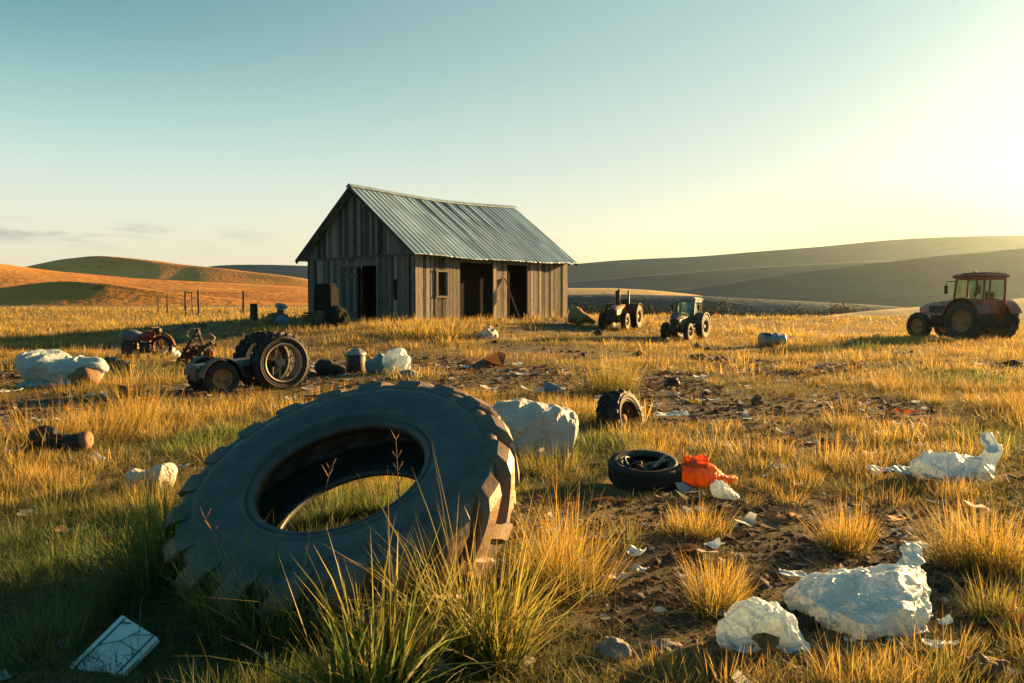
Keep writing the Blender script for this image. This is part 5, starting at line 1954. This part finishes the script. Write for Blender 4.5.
def short_grass():
    rng = np.random.default_rng(101)
    parts = []
    for n, y0, y1, hh, ww, lv in ((190000, 2.3, 6.5, .055, .0038, 2), (150000, 6.5, 14, .06, .006, 2), (110000, 14, 32, .075, .013, 1), (80000, 32, 75, .12, .034, 1), (40000, 75, 150, .2, .09, 1)):
        x, y = scatter(n, y0, y1, rng, 1.5)
        c = cover(x, y) + .14 * (fbm(x * 2.2, y * 2.2, 9.0, 2) - .5)
        k = rng.random(n) < np.clip((c - .40) / .14, .20, 1)
        k &= keep_mask(x, y)
        x, y = x[k], y[k]
        n2 = len(x)
        P = np.stack([x, y, terrain(x, y) - .01], 1)
        h = hh * rng.lognormal(0, .38, n2) * (.55 + .9 * np.clip((cover(x, y) - .42) / .18, 0, 1))
        rr = np.hypot(x, y)
        c0, c1 = palette(x, y, rng)
        # the short turf between the tufts is greyer and greener than the dry tufts, less so far off
        gg = (.92 * (1 - sst(11, 30, rr)) * rng.uniform(.3, 1, n2))[:, None]
        mixg = rng.random((n2, 1)) < .35
        c0 = c0 * (1 - gg) + np.where(mixg, GREY0, GREEN0) * gg; c1 = c1 * (1 - gg) + np.where(mixg, GREY1, GREEN1 * .8) * gg
        parts.append(blades(P, rng.uniform(0, 2 * PI, n2), rng.uniform(.05, .9, n2), rng.uniform(0, .5, n2), h, ww * rng.uniform(.7, 1.4, n2), c0 * .9, c1 * .85, lv, rng=rng))
    # fallen straw and broken stems lying flat
    for n, y0, y1, hh, ww in ((26000, 2.3, 7, .13, .0032), (22000, 7, 16, .20, .006), (14000, 16, 34, .3, .012)):
        x, y = scatter(n, y0, y1, rng, 1.5)
        k = keep_mask(x, y); x, y = x[k], y[k]; n2 = len(x)
        P = np.stack([x, y, terrain(x, y) + rng.uniform(.002, .03, n2)], 1)
        f = rng.uniform(.4, 1.25, (n2, 1)); c0 = np.array([.20, .15, .08]) * f; c1 = np.array([.42, .30, .14]) * f
        parts.append(blades(P, rng.uniform(0, 2 * PI, n2), rng.uniform(1.15, 1.6, n2), rng.uniform(-.05, .15, n2), hh * rng.uniform(.4, 1.4, n2), ww * rng.uniform(.7, 1.4, n2), c0, c1, 2, rng=rng))
    V, T, C = merge(parts)
    tag(npmesh('grass', V, T, M_BLADE, col=C), 'short dry grass covering the field', 'grass', kind='stuff')


def tussock_blades(cx, cy_, rad, nb, hgt, wid, rng, lv=3, green=None, arch=(.1, .75), z=None):
    a = rng.uniform(0, 2 * PI, nb)
    r = rad * np.sqrt(rng.random(nb))
    ns = 5
    sub = rng.normal(0, .42, (ns, 2)) * rad; size = rng.uniform(.35, .8, ns)
    si = rng.choice(ns, nb, p=size / size.sum())
    r = r * size[si]
    x = cx + sub[si, 0] + r * np.cos(a); y = cy_ + sub[si, 1] + r * np.sin(a)
    hsub = rng.uniform(.7, 1.15, ns)
    a = np.where(rng.random(nb) < .5, np.arctan2(y - cy_, x - cx), a); r = np.minimum(np.hypot(x - cx, y - cy_), rad)
    P = np.stack([x, y, terrain(x, y) - .015], 1)
    az = a + rng.normal(0, .7, nb)
    lean = np.clip(.08 + .55 * (r / rad) * rng.random(nb) + rng.normal(0, .12, nb), -.1, 1.0)
    bend = rng.uniform(*arch, nb) * rng.random(nb)
    h = hgt * rng.uniform(.35, 1.1, nb) * hsub[si]
    st = rng.random(nb) < .07
    h = np.where(st, h * 1.35, h); lean = np.where(st, lean * .5, lean)
    br = rng.random(nb) < .16
    lean = np.where(br, rng.uniform(.7, 1.35, nb), lean)
    if green is None:
        c0, c1 = palette(x, y, rng)
    else:
        g = np.clip(rng.normal(green, .22, nb), 0, 1)[:, None]
        k = (1 + rng.normal(0, .22, nb))[:, None].clip(.5, 1.6)
        c0 = (GOLD0 * (1 - g) + GREEN0 * g) * k; c1 = (GOLD1 * (1 - g) + GREEN1 * g) * k
        c0[br] = GREY0 * k[br]; c1[br] = GREY1 * k[br]
    return blades(P, az, lean, bend, h, wid * rng.uniform(.6, 1.3, nb), c0, c1, lv, rng=rng)


def field_tussocks():
    rng = np.random.default_rng(202)
    parts = []
    for n, y0, y1, nb, hh, ww, lv, rad in ((800, 2.9, 7, 90, .16, .0040, 3, .10), (1150, 7, 15, 60, .20, .007, 2, .16), (2300, 15, 35, 26, .24, .014, 2, .26), (4200, 35, 80, 12, .36, .04, 1, .5), (2600, 80, 140, 7, .45, .11, 1, 1.2)):
        x, y = scatter(n, y0, y1, rng, 1.4)
        c = cover(x, y) + .30 * (fbm(x * .9 + 50, y * .9, 3.0, 2) - .5)
        k = (rng.random(n) < np.clip((c - .53) / .09, .03, 1)) & keep_mask(x, y, 1.35)
        X, Y = [], []
        for cx, cy_ in zip(x[k], y[k]):
            s = rng.lognormal(-.1, .45)
            m = max(4, int(nb * s * rng.uniform(.5, 1.3)))
            a = rng.uniform(0, 2 * PI, m); r = rad * s * np.sqrt(rng.random(m))
            X.append((cx + r * np.cos(a), cy_ + r * np.sin(a), a, r / (rad * s), np.full(m, hh * min(1.5, s) * rng.uniform(.7, 1.25)), np.full(m, rng.normal(0, .22))))
        xx, yy, a, rn, h, kk = [np.concatenate([q[i] for q in X]) for i in range(6)]
        m2 = keep_mask(xx, yy, 1.05)
        xx, yy, a, rn, h, kk = [q[m2] for q in (xx, yy, a, rn, h, kk)]
        n2 = len(xx)
        P = np.stack([xx, yy, terrain(xx, yy) - .015], 1)
        c0, c1 = palette(xx, yy, rng, .18, -.03)
        f = (1 + kk)[:, None].clip(.6, 1.5)
        lean = np.clip(.06 + .6 * rn * rng.random(n2) + rng.normal(0, .14, n2), -.1, 1.1)
        parts.append(blades(P, a + rng.normal(0, .7, n2), lean, rng.uniform(0, .55, n2) * rng.random(n2), h * rng.uniform(.4, 1.15, n2), ww * rng.uniform(.6, 1.4, n2), c0 * f, c1 * f, lv, rng=rng))
    V, T, C = merge(parts)
    tag(npmesh('dry_grass', V, T, M_BLADE, col=C), 'golden dry grass tufts spread over the field', 'grass', kind='stuff')


short_grass()
field_tussocks()

# the tussocks one can single out
TUS = [
    (226, 628, 46, 900, 105, .95, .0060, 'dark green tussock against the lower left rim of the huge tyre'),
    # px, py base, radius px, blades, height px, green, width m, label
    (60, 444, 62, 700, 62, .02, .006, 'broad golden tussock left of the draped tarp, above the boot'),
    (132, 426, 34, 420, 52, .02, .006, 'golden tussock in front of the draped tarp'),
    (612, 392, 44, 800, 44, .45, .007, 'tall green and gold tussock behind the half buried tyre'),
    (428, 334, 48, 520, 22, .25, .022, 'yellow green tussock at the near corner of the barn'),
    (560, 578, 58, 1100, 84, .22, .0042, 'wide golden green tussock right of the huge tyre'),
    (716, 608, 44, 800, 66, .20, .0036, 'round golden tussock left of the arched white bag'),
    (852, 545, 40, 700, 54, .12, .0042, 'upright golden tussock above the largest white bag'),
    (992, 572, 56, 1200, 84, .20, .0042, 'big dense golden tussock at the right picture edge'),
    (700, 535, 40, 520, 40, .18, .0042, 'low golden tussock below the orange bag'),
    (872, 688, 65, 500, 56, .35, .0034, 'thin straw tussock under the largest white bag'),
    (930, 690, 50, 500, 60, .55, .0034, 'green tussock at the bottom right picture edge'),
    (1000, 620, 36, 420, 50, .5, .0036, 'short green tussock right of the white corner scraps'),
    (172, 590, 62, 1500, 135, .95, .0060, 'dark green tall tussock at the left side of the huge tyre'),
    (372, 700, 62, 320, 165, .8, .0145, 'lime green broad bladed tussock before the huge tyre'),
    (482, 660, 52, 460, 165, .62, .0085, 'tall yellow green tussock covering the lower right of the huge tyre'),
    (272, 632, 70, 620, 105, .95, .0075, 'drooping dark green tussock under the huge tyre'),
    (250, 712, 90, 900, 60, .9, .0036, 'dark green low tussock at the bottom left edge'),
    (48, 650, 70, 700, 60, .9, .0036, 'dark green low tussock left of the broken panel'),
    (380, 500, 30, 420, 62, .25, .0042, 'golden green tussock seen through the hole of the huge tyre'),
    (780, 372, 26, 200, 16, .1, .012, 'small golden tussock below the metal drum'),
    (190, 418, 42, 420, 26, .05, .007, 'low golden tussock in front of the wrecked chassis'),
]
for i, (px, py, rp, nb, hp, gr, wd, lb) in enumerate(TUS):
    g = at(px, min(py, 682)) if py <= 682 else at(px, py)
    k = pxm(g)
    rng = np.random.default_rng(300 + i)
    V, T, C = tussock_blades(g.x, g.y, rp * k * .8, nb, hp * k, wd, rng, 4, gr, arch=(.05, .9))
    if py > 560 and px < 560:
        pass
    V = V - np.array([g.x, g.y, g.z])
    tag(npmesh('grass_tussock', V, T, M_BLADE, col=C, loc=g), lb, 'grass tussock', 'grass tussocks one can single out')


def dry_stems():
    specs = [(404, 600, 396, 440, .0045), (300, 610, 330, 470, .004), (428, 610, 395, 480, .0035), (520, 560, 540, 500, .003), (276, 640, 205, 520, .004), (612, 640, 618, 560, .003)]
    for i, (bx, by, tx, ty, w) in enumerate(specs):
        g = at(bx, by)
        k = pxm(g)
        top = atY(tx, ty, g.y - .1)
        m = MB()
        d = top - g
        pts = [Vector((0, 0, -.02)), d * .35 + Vector((d.x * .06, 0, 0)), d * .7, d]
        pts = [Vector(q) for q in catmull([tuple(q) for q in pts], 14)]
        m.tube(pts, [w * (1 - .75 * j / 13) for j in range(14)], 6, col=(1, 1, 1))
        for j in range(6, 14):
            for s in (1, -1):
                if random.random() < .75:
                    q = pts[j]; l = random.uniform(.025, .06)
                    m.tube([q, q + Vector((s * l * .5, random.uniform(-.02, .02), l))], [w * .45, w * .2], 4)
        lab = ['tall reddish dry seed stalk crossing the hole of the huge tyre', 'leaning dry stalk before the left face of the huge tyre', 'short dry stalk just right of the tall reddish one',
               'dry stalk at the right tread of the huge tyre', 'long bent straw stalk at the lower left of the huge tyre', 'single thin dry stalk over the bare soil in the middle'][i]
        tag(m.build('dry_stalk', M_STEM, loc=g), lab, 'dry stalk', 'dry seed stalks')


M_STEM = surf('dry_stem', (.16, .075, .04), (.36, .20, .10), 20, .8, bump=.1)
dry_stems()


# clods, stones and dead leaves on the bare soil: nobody could count them
def clods():
    rng = np.random.default_rng(404)
    D = np.array([[1, 0, 0], [-1, 0, 0], [0, 1, 0], [0, -1, 0], [0, 0, 1], [0, 0, -1]], float)
    TT = np.array([[0, 2, 4], [2, 1, 4], [1, 3, 4], [3, 0, 4], [2, 0, 5], [1, 2, 5], [3, 1, 5], [0, 3, 5]])
    Vs, Ts, Cs, o = [], [], [], 0
    for n, y0, y1, s0 in ((26000, 2.4, 9, .011), (9000, 9, 22, .022), (3500, 20, 45, .05)):
        x, y = scatter(n, y0, y1, rng, 1.5)
        c = cover(x, y)
        k = (rng.random(n) < np.clip((.56 - c) / .10, .04, 1)) & keep_mask(x, y, .9)
        x, y = x[k], y[k]; m = len(x)
        s = s0 * rng.lognormal(0, .55, m)
        sc = s[:, None, None] * rng.uniform(.5, 1.4, (m, 1, 3)) * np.array([1, 1, .6])
        th = rng.uniform(0, 2 * PI, m)
        d = D[None] * sc * rng.uniform(.75, 1.25, (m, 6, 1))
        X = d[..., 0] * np.cos(th)[:, None] - d[..., 1] * np.sin(th)[:, None]
        Y = d[..., 0] * np.sin(th)[:, None] + d[..., 1] * np.cos(th)[:, None]
        V = np.stack([X + x[:, None], Y + y[:, None], d[..., 2] + terrain(x, y)[:, None] + s[:, None] * .25], -1)
        kind = rng.random(m)
        base = np.where((kind < .72)[:, None], np.array([.040, .038, .036]), np.where((kind < .9)[:, None], np.array([.15, .13, .105]), np.array([.16, .075, .03])))
        cc = base * rng.uniform(.5, 1.5, (m, 1))
        Vs.append(V.reshape(-1, 3)); Cs.append(np.repeat(cc, 6, 0))
        Ts.append((TT[None] + (np.arange(m) * 6)[:, None, None] + o).reshape(-1, 3)); o += m * 6
    tag(npmesh('soil_crumbs', np.concatenate(Vs), np.concatenate(Ts), M_BLADE2, col=np.concatenate(Cs)), 'crumbs of soil, grit and stones on the bare ground', 'soil', kind='stuff')
    # fallen leaves and shreds: small bent quads
    n = 17000
    x, y = scatter(n, 2.4, 20, rng, 1.3)
    k = (rng.random(n) < np.clip((.60 - cover(x, y)) / .12, .1, 1)) & keep_mask(x, y, .95)
    x, y = x[k], y[k]; m = len(x)
    s = .017 * rng.lognormal(0, .6, m) * (1 + y * .07)
    th = rng.uniform(0, 2 * PI, m); wv = rng.uniform(.3, .8, m)
    u = np.array([-1, 0, 1, 1, 0, -1.]); v = np.array([-1, -1.2, -.7, .7, 1.2, 1.]); bz = np.array([1, 0, 1, 1, 0, 1.])
    lx = u[None] * s[:, None]; ly = v[None] * (s * wv)[:, None]
    lz = bz[None] * (s * rng.uniform(0, .7, m))[:, None] + .006 + rng.normal(0, .3, (m, 6)) * s[:, None] * .5
    X = lx * np.cos(th)[:, None] - ly * np.sin(th)[:, None] + x[:, None]; Y = lx * np.sin(th)[:, None] + ly * np.cos(th)[:, None] + y[:, None]
    V = np.stack([X, Y, np.maximum(lz, .003) + terrain(x, y)[:, None]], -1).reshape(-1, 3)
    Q = (np.array([[0, 1, 4, 5], [1, 2, 3, 4]])[None] + (np.arange(m) * 6)[:, None, None]).reshape(-1, 4)
    kind = rng.random(m)[:, None]
    cc = np.where(kind < .5, np.array([.11, .06, .03]), np.where(kind < .8, np.array([.20, .16, .10]), np.where(kind < .85, np.array([.34, .15, .03]), np.array([.6, .64, .64])))) * rng.uniform(.6, 1.4, (m, 1))
    tag(npmesh('dead_leaves', V, Q, M_BLADE, col=np.repeat(cc, 6, 0)), 'dead leaves and shreds scattered on bare soil', 'dead leaves', kind='stuff')


def colmat(name, rough):
    m, N, L, out = newmat(name)
    a = N.new('ShaderNodeAttribute'); a.attribute_name = 'Col'
    p = N.new('ShaderNodeBsdfPrincipled'); p.inputs['Roughness'].default_value = rough; p.inputs['Specular IOR Level'].default_value = .15
    L.new(a.outputs['Color'], p.inputs['Base Color']); L.new(p.outputs[0], out.inputs[0])
    return m


M_BLADE2 = colmat('soil_crumb', .95)
clods()


# distant brush along the valley: one mass
def brush():
    rng = np.random.default_rng(505)
    X, Y, Z, S = [], [], [], []
    for k in range(230):
        px = rng.uniform(560, 868); Yd = rng.uniform(285, 305)
        x = (px - 512) / F * Yd
        z0 = tz(x, Yd) - .3
        hgt = rng.uniform(4.6, 7.2) * (.75 + .5 * vnoise(px * .05, 0, 0)); wd = rng.uniform(1.5, 4.0)
        m = 130
        a = rng.normal(0, .5, (m, 3))
        X.append(x + a[:, 0] * wd); Y.append(Yd + a[:, 1] * wd); Z.append(z0 + hgt * np.clip(.5 + a[:, 2] * .5, 0, 1.2)); S.append(rng.uniform(.2, .55, m))
    x, y, z, s = map(np.concatenate, (X, Y, Z, S)); n = len(x)
    q = rng.normal(size=(n, 2, 3)); q /= np.linalg.norm(q, axis=2)[..., None]
    P = np.stack([x, y, z], 1)
    V = np.stack([P - q[:, 0] * s[:, None], P + q[:, 1] * s[:, None], P + q[:, 0] * s[:, None], P - q[:, 1] * s[:, None]], 1).reshape(-1, 3)
    Q = np.arange(n * 4).reshape(-1, 4)
    c = np.array([.03, .035, .026]) * rng.uniform(.5, 1.6, (n, 1))
    tag(npmesh('distant_brush', V, Q, M_BLADE2, col=np.repeat(c, 4, 0)), 'dark line of distant brush along the valley floor', 'brush', kind='stuff')


brush()
